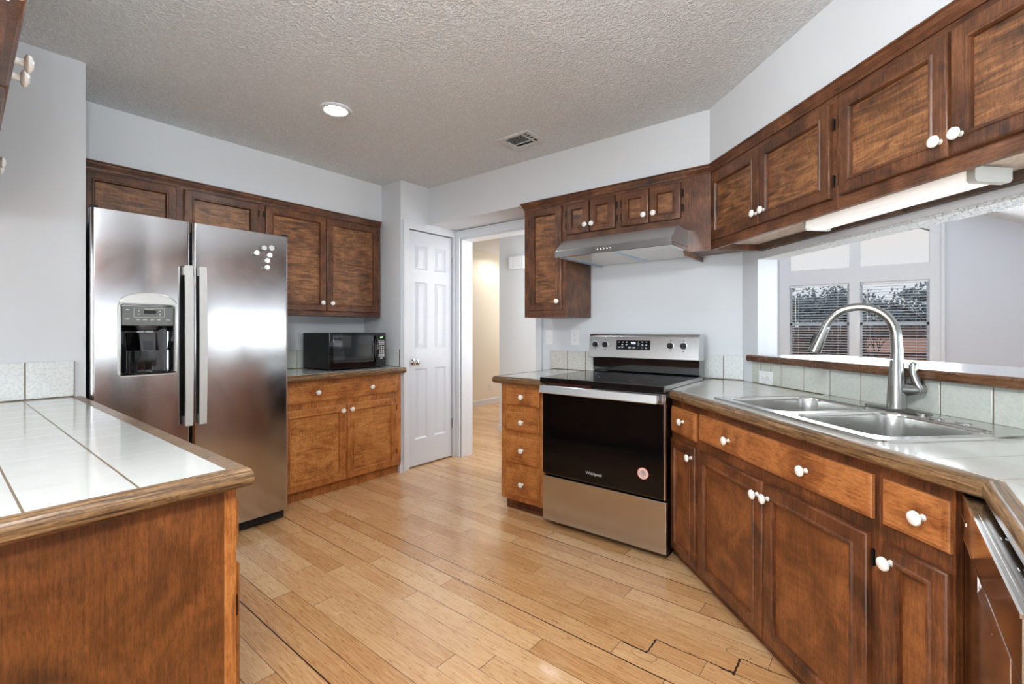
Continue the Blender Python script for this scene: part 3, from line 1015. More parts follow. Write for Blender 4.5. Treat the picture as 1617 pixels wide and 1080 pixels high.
# dispenser
dp = MB()
fr_o = rrect(0.569, 0.812, 0.950, 1.318, 0.022); fr_i = rrect(HX0 + 0.001, HX1 - 0.001, HZ0 + 0.001, HZ1 - 0.001, 0.012)
dp.loft([[(x, 2.890, z) for x, z in fr_o], [(x, 2.884, z) for x, z in rrect(0.571, 0.810, 0.952, 1.316, 0.021)], [(x, 2.884, z) for x, z in rrect(0.577, 0.804, 0.957, 1.311, 0.016)], [(x, 2.893, z) for x, z in fr_i], [(x, 2.960, z) for x, z in fr_i]])
dsp = part('dispenser', dp, M['bezel'], t, ld)
a = MB()
arc = [(0.692 + 0.118 * math.cos(math.radians(k * 9)), 1.316 + 0.052 * math.sin(math.radians(k * 9))) for k in range(21)]
a.loft([[(x, 2.892, z) for x, z in arc], [(x, 2.884, z) for x, z in arc], [(0.692 + (x - 0.692) * 0.93, 2.879, 1.316 + (z - 1.316) * 0.86) for x, z in arc]], False, True)
part('arch_trim', a, M['bezel'], t, ld)
a = MB()
a.box(HX0 + 0.002, HX1 - 0.002, 2.905, 2.958, HZ0 + 0.002, HZ1 - 0.002)
bx = a
cav = MB()
pts = [(HX0 + 0.002 + (HX1 - HX0 - 0.004) * k / 16, 2.895 + 0.055 * math.sin(math.pi * k / 16) ** 0.6) for k in range(17)]
cav.loft([[(x, y, 0.968) for x, y in pts], [(x, y, 1.205) for x, y in pts]], closed=False)
cav.poly([(HX0 + 0.002, 2.893, 0.968)] + [(x, y, 0.968) for x, y in pts] + [(HX1 - 0.002, 2.893, 0.968)])
part('cavity', cav, M['black_gloss'], t, ld)
a.bm.free()
a = MB(); a.box(HX0 + 0.003, HX1 - 0.003, 2.886, 2.940, 1.203, 1.298, 0.002, 1); part('control_panel', a, M['panel_grey'], t, ld)
a = MB()
a.box(0.672, 0.722, 2.8848, 2.886, 1.262, 1.280)
part('display', a, M['black'], t, ld)
a = MB()
x0, x1, z0, z1 = 0.632, 0.757, 1.245, 1.290
for q in ((x0, x1, z0, z0 + 0.0012), (x0, x1, z1 - 0.0012, z1), (x0, x0 + 0.0012, z0, z1), (x1 - 0.0012, x1, z0, z1)):
    a.box(q[0], q[1], 2.8852, 2.8862, q[2], q[3])
for x, z, wd in ((0.607, 1.279, 0.018), (0.607, 1.234, 0.018), (0.648, 1.231, 0.018), (0.676, 1.231, 0.022), (0.705, 1.231, 0.018), (0.733, 1.231, 0.018), (0.772, 1.231, 0.020)):
    a.box(x - wd / 2, x + wd / 2, 2.8852, 2.8862, z - 0.0008, z + 0.0004)
    a.box(x - wd / 2 + 0.003, x + wd / 2 - 0.003, 2.8852, 2.8862, z + 0.0015, z + 0.0045)
for x in (0.651, 0.738):
    for z, s in ((1.277, 1), (1.259, -1)):
        a.loft([[(x - 0.004, y, z - 0.003 * s), (x + 0.004, y, z - 0.003 * s), (x, y, z + 0.003 * s)] for y in (2.8852, 2.8862)], True, True)
part('button_print', a, M['mark'], t, ld, 'small pale button legends')
tm = text_mesh('Temperature', 0.0075, face_text(0.695, 2.8852, 1.2855)); part('lettering', tm, M['mark'], t, ld)
a = MB()
a.lathe([(0.046, 0.0), (0.044, -0.014), (0.034, -0.028)], (0.692, 2.922, 1.203), (0, 0, 1), 24)
part('nozzle', a, M['dark_grey'], t, ld)
a = MB()
a.loft([[(0.660, 2.915, 1.168), (0.726, 2.915, 1.168), (0.726, 2.928, 1.168), (0.660, 2.928, 1.168)], [(0.664, 2.898, 1.075), (0.722, 2.898, 1.075), (0.722, 2.911, 1.075), (0.664, 2.911, 1.075)]], True, True)
part('paddle', a, M['dark_grey'], t, ld)
a = MB(); a.loft([[(0.671, 2.9125, 1.145), (0.715, 2.9125, 1.145), (0.715, 2.9135, 1.145), (0.671, 2.9135, 1.145)], [(0.674, 2.8955, 1.082), (0.712, 2.8955, 1.082), (0.712, 2.8985, 1.082), (0.674, 2.8985, 1.082)]], True, True)
part('paddle_pad', a, M['black'], t, ld)
a = MB(); a.box(HX0 - 0.004, HX1 + 0.004, 2.876, 2.935, 0.960, 0.968, 0.002, 1)
for i in range(10):
    a.box(0.592 + i * 0.021, 0.604 + i * 0.021, 2.88, 2.93, 0.968, 0.971)
part('drip_tray', a, M['black_gloss'], t, ld)

for i, (px, pz, kind, lab) in enumerate((
        (1.243, 1.668, 1, 'clear-rimmed round magnet at the upper left of the magnet cluster on the refrigerator'),
        (1.294, 1.676, 2, 'flat pale disc magnet at the upper right of the magnet cluster'),
        (1.201, 1.634, 0, 'white round magnet standing alone at the far left of the cluster'),
        (1.276, 1.630, 0, 'white round magnet directly below the flat disc magnet on the refrigerator'),
        (1.262, 1.596, 0, 'white round magnet second from the bottom of the cluster'),
        (1.261, 1.556, 0, 'white round magnet at the very bottom of the cluster'))):
    m = MB()
    s = (px - 0.884) / 0.516 * 2 - 1
    y = 2.889 + 0.009 * s * s + 0.0005
    if kind == 2:
        m.lathe([(0.0165, 0), (0.0165, 0.005), (0.014, 0.007), (0.0, 0.0072)], (px, y, pz), (0, -1, 0), 20, True, False)
    else:
        m.lathe([(0.011, 0), (0.009, 0.004), (0.008, 0.012), (0.0125, 0.016), (0.0145, 0.020), (0.0140, 0.024), (0.0, 0.0255)], (px, y, pz), (0, -1, 0), 20, True, False)
    single('fridge_magnet', m, M['grey_plastic'] if kind else M['ceramic'], lab, 'magnet', F_L, (px, y, pz), 'small round magnets on the refrigerator door')

# ---- microwave
t = thing('microwave', 'black countertop microwave oven on the tiled counter', 'microwave', F_L, (1.842, 3.200, 0.875))
b = MB(); b.box(1.842, 2.343, 3.215, 3.575, 0.890, 1.160, 0.004); part('body', b, M['black'], t)
b = MB()
for x in (1.868, 2.318):
    for y in (3.235, 3.55):
        b = MB(); b.lathe([(0.014, 0.876), (0.012, 0.891)], (x, y, 0), (0, 0, 1), 10); part('foot', b, M['black'], t)
b = MB(); b.box(1.844, 2.252, 3.192, 3.215, 0.890, 1.160, 0.004); dr = part('door', b, M['black_gloss'], t)
b = MB(); b.box(1.876, 2.222, 3.1905, 3.1925, 0.935, 1.140, 0.002, 1); part('window', b, M['oven_window'], t, dr)
b = MB(); b.tube([(2.243, 3.186 - 0.028 * math.sin(math.pi * k / 12), 0.925 + 0.215 * k / 12) for k in range(13)], [0.008 + 0.004 * math.sin(math.pi * k / 12) for k in range(13)], 10); part('handle', b, M['black_gloss'], t, dr)
b = MB(); b.box(2.2525, 2.341, 3.192, 3.215, 0.890, 1.160, 0.003); cp = part('control_panel', b, M['black'], t)
b = MB(); b.box(2.266, 2.330, 3.1912, 3.1922, 1.108, 1.136); part('display', b, M['glass_black'], t, cp)
part('display_digits', text_mesh('2:07', 0.017, face_text(2.298, 3.1908, 1.121)), M['led_green'], t, cp)
b = MB()
for r_, z in enumerate((1.094,)):
    b.box(2.272, 2.326, 3.1908, 3.1922, z - 0.002, z + 0.002)
for z in (1.080, 1.066):
    for c in range(3):
        b.box(2.270 + c * 0.020, 2.287 + c * 0.020, 3.1908, 3.1922, z - 0.004, z + 0.004)
for z in (1.046, 1.031, 1.016, 1.001):
    for c in range(3):
        b.box(2.272 + c * 0.020, 2.284 + c * 0.020, 3.1908, 3.1922, z - 0.005, z + 0.005)
for z in (0.984, 0.970):
    for c in range(3):
        b.box(2.270 + c * 0.020, 2.287 + c * 0.020, 3.1908, 3.1922, z - 0.004, z + 0.004)
b.box(2.287, 2.309, 3.1908, 3.1922, 0.950, 0.958)
part('keypad', b, M['mark'], t, cp)
b = MB()
for c in range(5):
    for r_ in range(7):
        b.box(1.8412, 1.8425, 3.45 - c * 0.022, 3.464 - c * 0.022, 0.925 + r_ * 0.009, 0.929 + r_ * 0.009)
part('side_vent', b, M['black_matte'], t)

# ================================================================== BACK WALL RUN (world frame: x along, y into the wall)
t = thing('wall_cabinet', 'tall narrow brown wall cabinet with one door left of the range hood', 'cabinet', F_W, (-2.065, 2.74, 1.272))
b = MB()
b.box(-2.065, -1.706, 2.74, 2.76, 1.272, 2.105); b.box(-2.065, -2.047, 2.76, 3.085, 1.272, 2.10); b.box(-1.724, -1.706, 2.76, 3.085, 1.272, 2.10); b.box(-2.047, -1.724, 2.76, 3.085, 1.272, 1.29)
part('carcass', b, M['up_v'], t)
cab_door(t, -2.014, -1.738, 1.322, 2.042, 2.74, LU, (-1.764, 1.381), -1, (1.42, 1.96), fw=0.052)
crown_part(t, [(-2.065, 3.08), (-2.065, 2.74), (-1.706, 2.74)], 2.062, M['up_h'])

t = thing('wall_cabinet', 'low brown wall cabinet with four small doors over the range hood', 'cabinet', F_W, (-1.705, 2.74, 1.762))
b = MB()
b.box(-1.7055, -0.912, 2.74, 2.76, 1.762, 2.105); b.box(-1.7055, -1.688, 2.76, 3.085, 1.762, 2.10); b.box(-0.930, -0.912, 2.76, 3.085, 1.762, 2.10); b.box(-1.688, -0.930, 2.76, 3.085, 1.762, 1.780)
part('carcass', b, M['up_h'], t)
for xa, xb, kn, hg in ((-1.700, -1.524, (-1.543, 1.879), -1), (-1.518, -1.337, (-1.493, 1.879), 1), (-1.292, -1.114, (-1.138, 1.881), -1), (-1.107, -0.920, (-1.076, 1.882), 1)):
    cab_door(t, xa, xb, 1.832, 2.042, 2.74, LU, kn, hg, (1.893, 1.978), fw=0.050)
crown_part(t, [(-1.7055, 2.74), (-0.912, 2.74)], 2.062, M['up_h'])

# ---- range hood
t = thing('range_hood', 'stainless slim range hood with a row of buttons above the range', 'range hood', F_W, (-1.628, 3.08, 1.636))
b = MB()
x0, x1 = -1.628, -0.886
prof = [(2.482, 1.638), (2.480, 1.640), (2.480, 1.680), (2.482, 1.683), (2.572, 1.757), (2.60, 1.760), (3.085, 1.760), (3.085, 1.660), (2.510, 1.660), (2.500, 1.638)]
b.loft([[(x0, y, z) for y, z in prof], [(x1, y, z) for y, z in prof]], True, True)
b.box(x0, x0 + 0.018, 2.50, 3.08, 1.638, 1.661); b.box(x1 - 0.018, x1, 2.50, 3.08, 1.638, 1.661)
part('canopy', b, M['steel'], t)
b = MB()
for i in range(5):
    b.lathe([(0.0075, 0), (0.0075, 0.006), (0.006, 0.008)], (-1.335 + i * 0.021, 2.480, 1.662), (0, -1, 0), 12)
part('buttons', b, M['chrome'], t)
b = MB(); b.box(-1.60, -1.262, 2.53, 3.05, 1.650, 1.6595); b.box(-1.246, -0.908, 2.53, 3.05, 1.650, 1.6595); part('filter', b, M['film'], t, label='white film-covered filter panels')
b = MB()
b.box(-1.262, -1.246, 2.53, 3.05, 1.6475, 1.650); b.box(-1.606, -0.902, 2.515, 2.53, 1.6475, 1.6595); b.box(-1.610, -1.600, 2.53, 3.05, 1.6475, 1.6595)
part('film_strip', b, M['blue_tape'], t, label='pale blue protective film strips')
b = MB(); b.box(-1.60, -1.42, 2.502, 2.514, 1.648, 1.6595); part('rating_plate', b, M['hinge'], t)

# ---- drawer base, its counter and the wall behind
t = thing('base_cabinet', 'narrow honey-brown base cabinet with four stacked drawers left of the range', 'cabinet', F_W, (-1.987, 2.38, 0))
b = MB(); b.box(-1.987, -1.632, 2.38, 2.40, 0.075, 0.83); b.box(-1.987, -1.969, 2.40, 3.085, 0.075, 0.83); b.box(-1.650, -1.632, 2.40, 3.085, 0.075, 0.83); b.box(-1.969, -1.650, 2.40, 3.085, 0.075, 0.093)
part('carcass', b, M['lo_v'], t)
b = MB(); b.box(-1.985, -1.634, 2.435, 2.453, 0, 0.075); b.box(-1.975, -1.634, 2.422, 2.435, 0, 0.022, 0.004); part('toe_kick', b, M['si_h'], t)
for za, zb, kz in ((0.692, 0.812, 0.753), (0.531, 0.648, 0.592), (0.318, 0.489, 0.412), (0.105, 0.277, 0.197)):
    cab_drawer(t, -1.938, -1.672, za, zb, 2.38, M['lo_h'], [(-1.798, kz)])
t = thing('countertop', 'small white tiled countertop with wooden edge left of the range', 'countertop', F_W, (-2.038, 2.345, 0.831))
b = MB(); b.box(-2.004, -1.632, 2.379, 3.085, 0.831, 0.875); part('tile_top', b, M['top_back'], t)
b = MB(); b.sweep([(-2.038, 3.085), (-2.038, 2.345), (-1.632, 2.345)], NOSE); part('wood_edge', b, M['nose'], t)
backsplash('row of two beige wall tiles left of the range back panel', F_W, [-2.068, -1.909, -1.750, -1.66], 3.078, 0.0115, 0.8755, 1.021, M['tile_beige'])
backsplash('row of two white wall tiles right of the range back panel', F_W, [-0.93, -0.776, -0.660], 3.078, 0.0115, 0.8755, 1.021, M['tile_white'])

# ---- range
t = thing('range', 'stainless and black freestanding electric range with glass cooktop', 'range', F_W, (-1.62, 2.331, 0))
b = MB(); b.box(-1.617, -0.863, 2.372, 3.05, 0.03, 0.872, 0.003); part('body', b, M['black'], t)
b = MB()
for x in (-1.585, -0.895):
    for y in (2.42, 2.98):
        b = MB(); b.lathe([(0.018, 0.0), (0.016, 0.035)], (x, y, 0), (0, 0, 1), 12); part('foot', b, M['black'], t)
b = MB(); b.box(-1.620, -0.860, 2.331, 2.371, 0.037, 0.304, 0.004); part('drawer', b, M['steel'], t)
b = MB(); b.box(-1.618, -0.862, 2.335, 2.372, 0.312, 0.856, 0.003); od = part('oven_door', b, M['black_gloss'], t)
b = MB(); b.box(-1.618, -0.874, 2.330, 2.336, 0.322, 0.798, 0.002, 1); part('glass', b, M['glass_black'], t, od)
b = MB(); b.box(-1.618, -0.862, 2.330, 2.336, 0.800, 0.855, 0.002, 1); b.box(-0.872, -0.862, 2.330, 2.336, 0.315, 0.800); part('door_trim', b, M['steel'], t, od)
b = MB(); hp = [(2.2835, 0.806), (2.281, 0.810), (2.288, 0.848), (2.292, 0.852), (2.302, 0.850), (2.302, 0.806)]; b.loft([[(x, y, z) for y, z in hp] for x in (-1.612, -0.893)], True, True); b.box(-1.600, -1.575, 2.298, 2.332, 0.815, 0.842); b.box(-0.925, -0.900, 2.298, 2.332, 0.815, 0.842); part('handle', b, M['steel'], t, od)
lm = text_mesh('Whirlpool', 0.024, face_text(-1.272, 2.3292, 0.372), 0.0004)
part('lettering', lm, M['mark'], t, od, 'white lettering low on the oven glass')
b = MB(); b.lathe([(0.031, 0), (0.031, 0.0008)], (-0.982, 2.3298, 0.431), (0, -1, 0), 32); st = part('sticker', b, M['sticker_r'], t, od, 'round pale pink sticker with printed lines')
b = MB(); b.lathe([(0.0285, 0), (0.0285, 0.0006)], (-0.982, 2.3288, 0.431), (0, -1, 0), 32)
b2 = MB()
rot = Matrix.Translation((-0.982, 2.328, 0.431)) @ Matrix.Rotation(math.radians(38), 4, 'Y')
for i, wd in enumerate((0.018, 0.030, 0.034, 0.030, 0.0, 0.038)):
    z = 0.013 - i * 0.0052
    if wd:
        n = 6
        for k in range(n):
            b2.box(-wd / 2 + wd * k / n, -wd / 2 + wd * (k + 0.78) / n, -0.0004, 0.0002, z - 0.0013, z + 0.0013)
bmesh.ops.transform(b2.bm, matrix=rot, verts=b2.bm.verts)
part('sticker_face', b, M['sticker'], t, od); part('sticker_print', b2, M['ink'], t, od)
b = MB(); b.box(-1.620, -0.860, 2.300, 2.945, 0.866, 0.897, 0.004); ct = part('cooktop', b, M['cooktop'], t)
b = MB(); b.box(-0.8605, -0.857, 2.31, 2.93, 0.868, 0.8975); b.box(-1.6235, -1.620, 2.31, 2.93, 0.868, 0.8975); part('side_trim', b, M['steel_v'], t, ct)
b = MB()
for cx, cy, r in ((-1.43, 2.50, 0.095), (-1.43, 2.79, 0.075), (-1.05, 2.50, 0.075), (-1.05, 2.79, 0.11)):
    for rr in (r, r - 0.006):
        n = 48
        b.loft([[(cx + q * math.cos(2 * math.pi * k / n), cy + q * math.sin(2 * math.pi * k / n), 0.8973) for k in range(n)] for q in (rr, rr - 0.0012)])
part('burner_rings', b, M['panel_grey'], t, ct, 'faint burner outlines')
b = MB(); b.box(-1.58, -1.29, 2.3296, 2.3306, 0.8585, 0.8615); part('vent_strip', b, M['sticker_r'], t)
# back panel
b = MB(); b.loft([[(-1.605, y, z) for y, z in ((2.948, 0.898), (2.935, 0.905), (2.935, 0.99), (3.02, 0.99), (3.02, 0.898))], [(-0.878, y, z) for y, z in ((2.948, 0.898), (2.935, 0.905), (2.935, 0.99), (3.02, 0.99), (3.02, 0.898))]], True, True); part('riser', b, M['black_gloss'], t)
b = MB()
bp = [(2.905, 0.993), (2.900, 0.997), (2.915, 1.135), (2.925, 1.150), (2.94, 1.156), (3.02, 1.156), (3.02, 0.993)]
b.loft([[(x, y, z) for y, z in bp] for x in (-1.622, -0.872)], True, True)
bg = part('back_panel', b, M['steel'], t)
def on_bg(z):
    return 2.900 + (z - 0.997) * (0.015 / 0.138)
for x in (-1.572, -1.497, -1.046, -0.964):
    y = on_bg(1.082)
    k = MB(); k.lathe([(0.0225, 0), (0.0225, 0.002), (0.019, 0.003)], (x, y, 1.082), (0, -1, 0), 24); part('knob_ring', k, M['bezel'], t, bg)
    k = MB(); k.lathe([(0.0195, 0), (0.0190, 0.012), (0.016, 0.015)], (x, y, 1.082), (0, -1, 0), 24)
    k.box(x - 0.0055, x + 0.0055, y - 0.026, y - 0.006, 1.082 - 0.0175, 1.082 + 0.0175, 0.002)
    part('knob', k, M['black'], t, bg)
k = MB(); k.loft([[(x, on_bg(z) - d_, z) for x, z in ((-1.414, 1.050), (-1.176, 1.050), (-1.176, 1.112), (-1.414, 1.112))] for d_ in (-0.001, 0.0015)], True, True)
dp = part('display', k, M['glass_black'], t, bg)
part('display_digits', text_mesh('9:03', 0.019, face_text(-1.293, on_bg(1.094) - 0.0022, 1.094)), M['led_blue'], t, bg)
k = MB()
def dash(x, z, w, h):
    y = on_bg(z) - 0.0018
    k.box(x - w / 2, x + w / 2, y - 0.0004, y + 0.0004, z - h / 2, z + h / 2)
for x, z, w, h in ((-1.394, 1.100, .011, .0035), (-1.368, 1.100, .011, .0035), (-1.370, 1.083, .010, .007), (-1.380, 1.071, .044, .0014), (-1.394, 1.064, .014, .004), (-1.370, 1.064, .011, .004),
                   (-1.341, 1.100, .011, .006), (-1.341, 1.083, .011, .006), (-1.318, 1.064, .018, .009), (-1.288, 1.064, .018, .009), (-1.258, 1.102, .006, .004), (-1.258, 1.092, .020, .002), (-1.258, 1.082, .006, .004),
                   (-1.230, 1.102, .012, .005), (-1.203, 1.102, .010, .0035), (-1.230, 1.083, .009, .007), (-1.203, 1.083, .010, .007), (-1.232, 1.064, .010, .004), (-1.204, 1.064, .013, .007)):
    dash(x, z, w, h)
part('key_legends', k, M['mark'], t, bg, 'pale key legends')
k = MB()
for x in (-1.572, -1.497, -1.046, -0.964):
    for z in (1.114, 1.049):
        y = on_bg(z); k.box(x - 0.004, x + 0.004, y - 0.0005, y + 0.0004, z - 0.0025, z + 0.0025)
part('knob_legends', k, M['ink'], t, bg)

# ---- switch and outlets
def outlet(label, F, x, y, z, horizontal=False, switch=False):
    t = thing('light_switch' if switch else 'wall_outlet', label, 'switch' if switch else 'outlet', F, (x, y, z - (0.035 if horizontal else 0.057)), None if switch else 'white duplex wall outlets')
    w, h = (0.0575, 0.036) if horizontal else (0.036, 0.0575)
    b = MB(); b.box(x - w, x + w, y - 0.006, y, z - h, z + h, 0.002); part('cover_plate', b, M['white_plastic'], t)
    if switch:
        b = MB(); b.box(x - 0.006, x + 0.006, y - 0.008, y - 0.005, z - 0.013, z + 0.013); b.box(x - 0.004, x + 0.004, y - 0.014, y - 0.006, z, z + 0.010, 0.001, 1); part('toggle', b, M['white_plastic'], t)
        return
    for s in (-1, 1):
        cx, cz = (x + s * 0.0205, z) if horizontal else (x, z + s * 0.0205)
        b = MB(); b.lathe([(0.0165, 0), (0.0165, 0.0025), (0.015, 0.003)], (cx, y - 0.0055, cz), (0, -1, 0), 20); r = part('receptacle', b, M['white_plastic'], t)
        b = MB(); yy = y - 0.0089
        for a in (-1, 1):
            if horizontal:
                b.box(cx - 0.007, cx - 0.001, yy, yy + 0.001, cz + a * 0.006 - 0.0012, cz + a * 0.006 + 0.0012)
            else:
                b.box(cx + a * 0.006 - 0.0012, cx + a * 0.006 + 0.0012, yy, yy + 0.001, cz + 0.001, cz + 0.008)
        b.lathe([(0.0025, 0), (0.0025, 0.0008)], (cx + 0.008 if horizontal else cx, yy + 0.0008, cz if horizontal else cz - 0.008), (0, -1, 0), 10)
        part('slots', b, M['ink'], t, r)

outlet('white light switch plate on the wall beside the hall opening', F_W, -2.080, 3.090, 1.124, switch=True)
outlet('white upright outlet on the wall left of the range back panel', F_W, -1.842, 3.090, 1.124)
outlet('white sideways outlet in the sage tile row behind the sink corner', F_D, -2.420, 1.6995, 0.915, horizontal=True)
outlet('white outlet low on the cream wall down the hall', F_L, 5.66, 4.95, 0.262)
t = thing('door_chime', 'white door chime box high on the hall wall seen through the opening', 'door chime', F_W, (-3.225, 4.15, 1.868))
b = MB(); b.box(-3.325, -3.115, 4.108, 4.15, 1.868, 2.010, 0.008); part('cover', b, M['white_plastic'], t)
b = MB()
for i in range(7):
    b.box(-3.30 + i * 0.026, -3.288 + i * 0.026, 4.106, 4.1085, 1.885, 1.993)
part('grille', b, M['trim'], t)

# ================================================================== DIAGONAL SINK WALL (frame F_D)
UC = (M['up_v'], M['up_p'])
fy = 1.407
t = thing('wall_cabinet', 'brown two-door wall cabinet at the corner, beside the range hood', 'cabinet', F_D, (-2.478, fy, 1.632))
b = MB()
b.box(-2.478, -1.600, fy, fy + 0.02, 1.632, 2.105); b.box(-2.478, -2.46, fy + 0.02, 1.705, 1.632, 2.10); b.box(-1.618, -1.600, fy + 0.02, 1.675, 1.669, 2.10)
b.box(-2.46, -1.618, fy + 0.02, 1.70, 1.668, 1.68)
part('carcass', b, M['up_h'], t)
b = MB(); b.box(-2.46, -1.601, fy + 0.021, 1.676, 1.664, 1.6675); part('underside', b, M['ply'], t, label='pale bare wood underside')
b = MB(); b.box(-2.459, -1.601, 1.678, 1.705, 1.628, 1.667); part('back_rail', b, M['under'], t)
# plain corner panel that faces the range
b = MB()
pn = [(-0.9115, 2.739), (-0.757, 2.739), (-0.770, 2.760), (-0.9115, 2.760)]
pts = [tuple((F_D.inverted() @ Vector((x, y, 0)))[:2]) for x, y in pn]
b.prism(pts, 1.632, 2.10)
pts = [tuple((F_D.inverted() @ Vector((x, y, 0)))[:2]) for x, y in [(-0.9115, 2.762), (-0.772, 2.762), (-0.600, 2.935), (-0.69, 3.05), (-0.9115, 3.083)]]
b.prism(pts, 1.652, 1.664)
pts = [tuple((F_D.inverted() @ Vector((x, y, 0)))[:2]) for x, y in [(-0.9115, 2.762), (-0.897, 2.762), (-0.897, 3.083), (-0.9115, 3.083)]]
b.prism(pts, 1.615, 2.10)
part('corner_panel', b, M['up_v'], t)
cab_door(t, -2.455, -2.041, 1.678, 2.037, fy, UC, (-2.052, 1.730), -1, (1.76, 1.955))
cab_door(t, -2.034, -1.618, 1.678, 2.037, fy, UC, (-1.992, 1.732), 1, (1.742, 1.955))
cm = MB(); q = [tuple((F_D.inverted() @ Vector((x, y, 0)))[:2]) for x, y in [(-0.912, 2.74), (-0.750, 2.74)]]
cm.sweep([q[0], (-2.466, fy), (-1.600, fy)], [(o, 2.062 + h) for o, h in CROWN]); part('crown_molding', cm, M['up_h'], t)

t = thing('wall_cabinet', 'brown two-door wall cabinet over the faucet, right of the corner cabinet', 'cabinet', F_D, (-1.5995, fy, 1.632))
b = MB()
b.box(-1.5995, -0.72, fy, fy + 0.02, 1.632, 2.105); b.box(-1.5995, -1.582, fy + 0.02, 1.675, 1.669, 2.10); b.box(-0.738, -0.72, fy + 0.02, 1.705, 1.632, 2.10)
b.box(-1.582, -0.738, fy + 0.02, 1.70, 1.668, 1.68)
part('carcass', b, M['up_h'], t)
b = MB(); b.box(-1.599, -0.74, fy + 0.021, 1.676, 1.664, 1.6675); part('underside', b, M['ply'], t, label='pale bare wood underside')
b = MB(); b.box(-1.599, -0.74, 1.678, 1.705, 1.628, 1.667); part('back_rail', b, M['under'], t)
cab_door(t, -1.576, -1.188, 1.678, 2.037, fy, UC, (-1.206, 1.727), -1, (1.742, 1.955))
cab_door(t, -1.180, -0.765, 1.678, 2.037, fy, UC, (-1.150, 1.728), 1, (1.742, 1.955))
crown_part(t, [(-1.5995, fy), (-0.72, fy)], 2.062, M['up_h'])

# under-cabinet light
t = thing('under_cabinet_light', 'long white tube light fixture under the cabinets over the sink', 'light fixture', F_D, (-1.540, 1.535, 1.612))
b = MB(); b.box(-1.862, -1.205, 1.505, 1.585, 1.650, 1.663); part('housing', b, M['white_plastic'], t)
b = MB()
lp = [(1.487, 1.650), (1.487, 1.628), (1.497, 1.619), (1.520, 1.615), (1.575, 1.615), (1.595, 1.622), (1.600, 1.650)]
b.loft([[(x, y, z) for y, z in lp] for x in (-1.855, -1.212)], True, True)
part('lens', b, M['tube_lens'], t, label='glowing ribbed white lens')
for xa, xb in ((-1.865, -1.855), (-1.212, -1.188)):
    b = MB()
    ep = [(1.482, 1.654), (1.482, 1.620), (1.490, 1.611), (1.598, 1.611), (1.606, 1.620), (1.606, 1.654)]
    b.loft([[(x, y, z) for y, z in ep] for x in (xa, xb)], True, True)
    part('end_cap', b, M['grey_plastic'], t)

# lower cabinets
fy = 1.096
SD = (M['si_v'], M['si_p'])
t = thing('base_cabinet', 'narrow dark brown corner base cabinet beside the range, one small drawer over one door', 'cabinet', F_D, (-2.306, fy, 0))
base_carcass(t, -2.306, -2.026, fy, 0.12, M['si_v'], toe_h=0.06, toe_in=0.036, left=False)
cab_drawer(t, -2.290, -2.046, 0.662, 0.792, fy, M['si_d'], [(-2.150, 0.735)])
cab_door(t, -2.288, -2.046, 0.066, 0.634, fy, SD, (-2.072, 0.582), -1, (0.17, 0.55), fw=0.05)
t = thing('base_cabinet', 'wide dark brown sink base cabinet with a long drawer front over two doors', 'cabinet', F_D, (-2.0255, fy, 0))
base_carcass(t, -2.0255, -1.108, fy, 0.595, M['si_v'], toe_h=0.06, toe_in=0.036)
cab_drawer(t, -2.014, -1.120, 0.680, 0.797, fy, M['si_d'], [(-1.766, 0.735), (-1.345, 0.740)])
cab_door(t, -2.012, -1.564, 0.070, 0.634, fy, SD, (-1.584, 0.583), -1, (0.185, 0.577))
cab_door(t, -1.556, -1.130, 0.070, 0.636, fy, SD, (-1.527, 0.587), 1, (0.19, 0.577))
t = thing('base_cabinet', 'dark brown base cabinet beside the dishwasher, drawer over a door cut off by it', 'cabinet', F_D, (-1.1075, fy, 0))
base_carcass(t, -1.1075, -0.918, fy, 0.12, M['si_v'], toe_h=0.06, toe_in=0.036, right=False)
cab_drawer(t, -1.088, -0.922, 0.680, 0.797, fy, M['si_d'], [(-0.975, 0.741)])
cab_door(t, -1.086, -0.922, 0.070, 0.636, fy, SD, (-1.056, 0.594), None, fw=0.05)

# countertop round the corner (plan in world, sink cut out) --------------------------------------------
t = thing('countertop', 'white tiled corner countertop with wooden edge that carries the sink', 'countertop', F_D, (-1.545, 1.061, 0.831))
Wp = lambda x, y: tuple((F_D.inverted() @ Vector((x, y, 0)))[:2])
e = 1.061 + 0.034
outer = [Wp(-0.852, 2.400), Wp(-0.852, 3.076), Wp(-0.662, 3.074), (-0.607, 1.704), Wp(0.78, 0.40), Wp(0.192, 0.40)]
cx, cy = Wp(0.192, 0)[0], 0
# inner tile corner on the right, where the diagonal edge meets the right run
xr = 0.192
yr = e * R2 - xr
outer.append(Wp(xr, yr))
hole = rrect(-1.952, -1.138, 1.128, 1.664, 0.02, 3)
b = MB(); fill_with_holes(b, [outer, hole], 0.875)
b.loft([[(x, y, 0.831) for x, y in outer], [(x, y, 0.875) for x, y in outer]])
b.loft([[(x, y, 0.831) for x, y in hole], [(x, y, 0.875) for x, y in hole]])
part('tile_top', b, M['top_diag'], t)
b = MB()
path = [Wp(-0.852, 1.061 * R2 + 0.852), Wp(0.158, 1.061 * R2 - 0.158), Wp(0.158, 0.40)]
b.sweep(path, NOSE)
for f in b.bm.faces:
    f.material_index = 1 if f.calc_center_median().x > path[1][0] + 0.03 else 0
part('wood_edge', b, [M['nose'], M['nose_turn']], t)

segs = [-2.546, -2.475, -2.387, -2.304] + [-2.304 + 0.1655 * k for k in range(1, 10)]
backsplash('long row of pale sage wall tiles under the raised bar behind the sink', F_D, segs, 1.6995, 0.0105, 0.8755, 0.998, M['tile_green'])

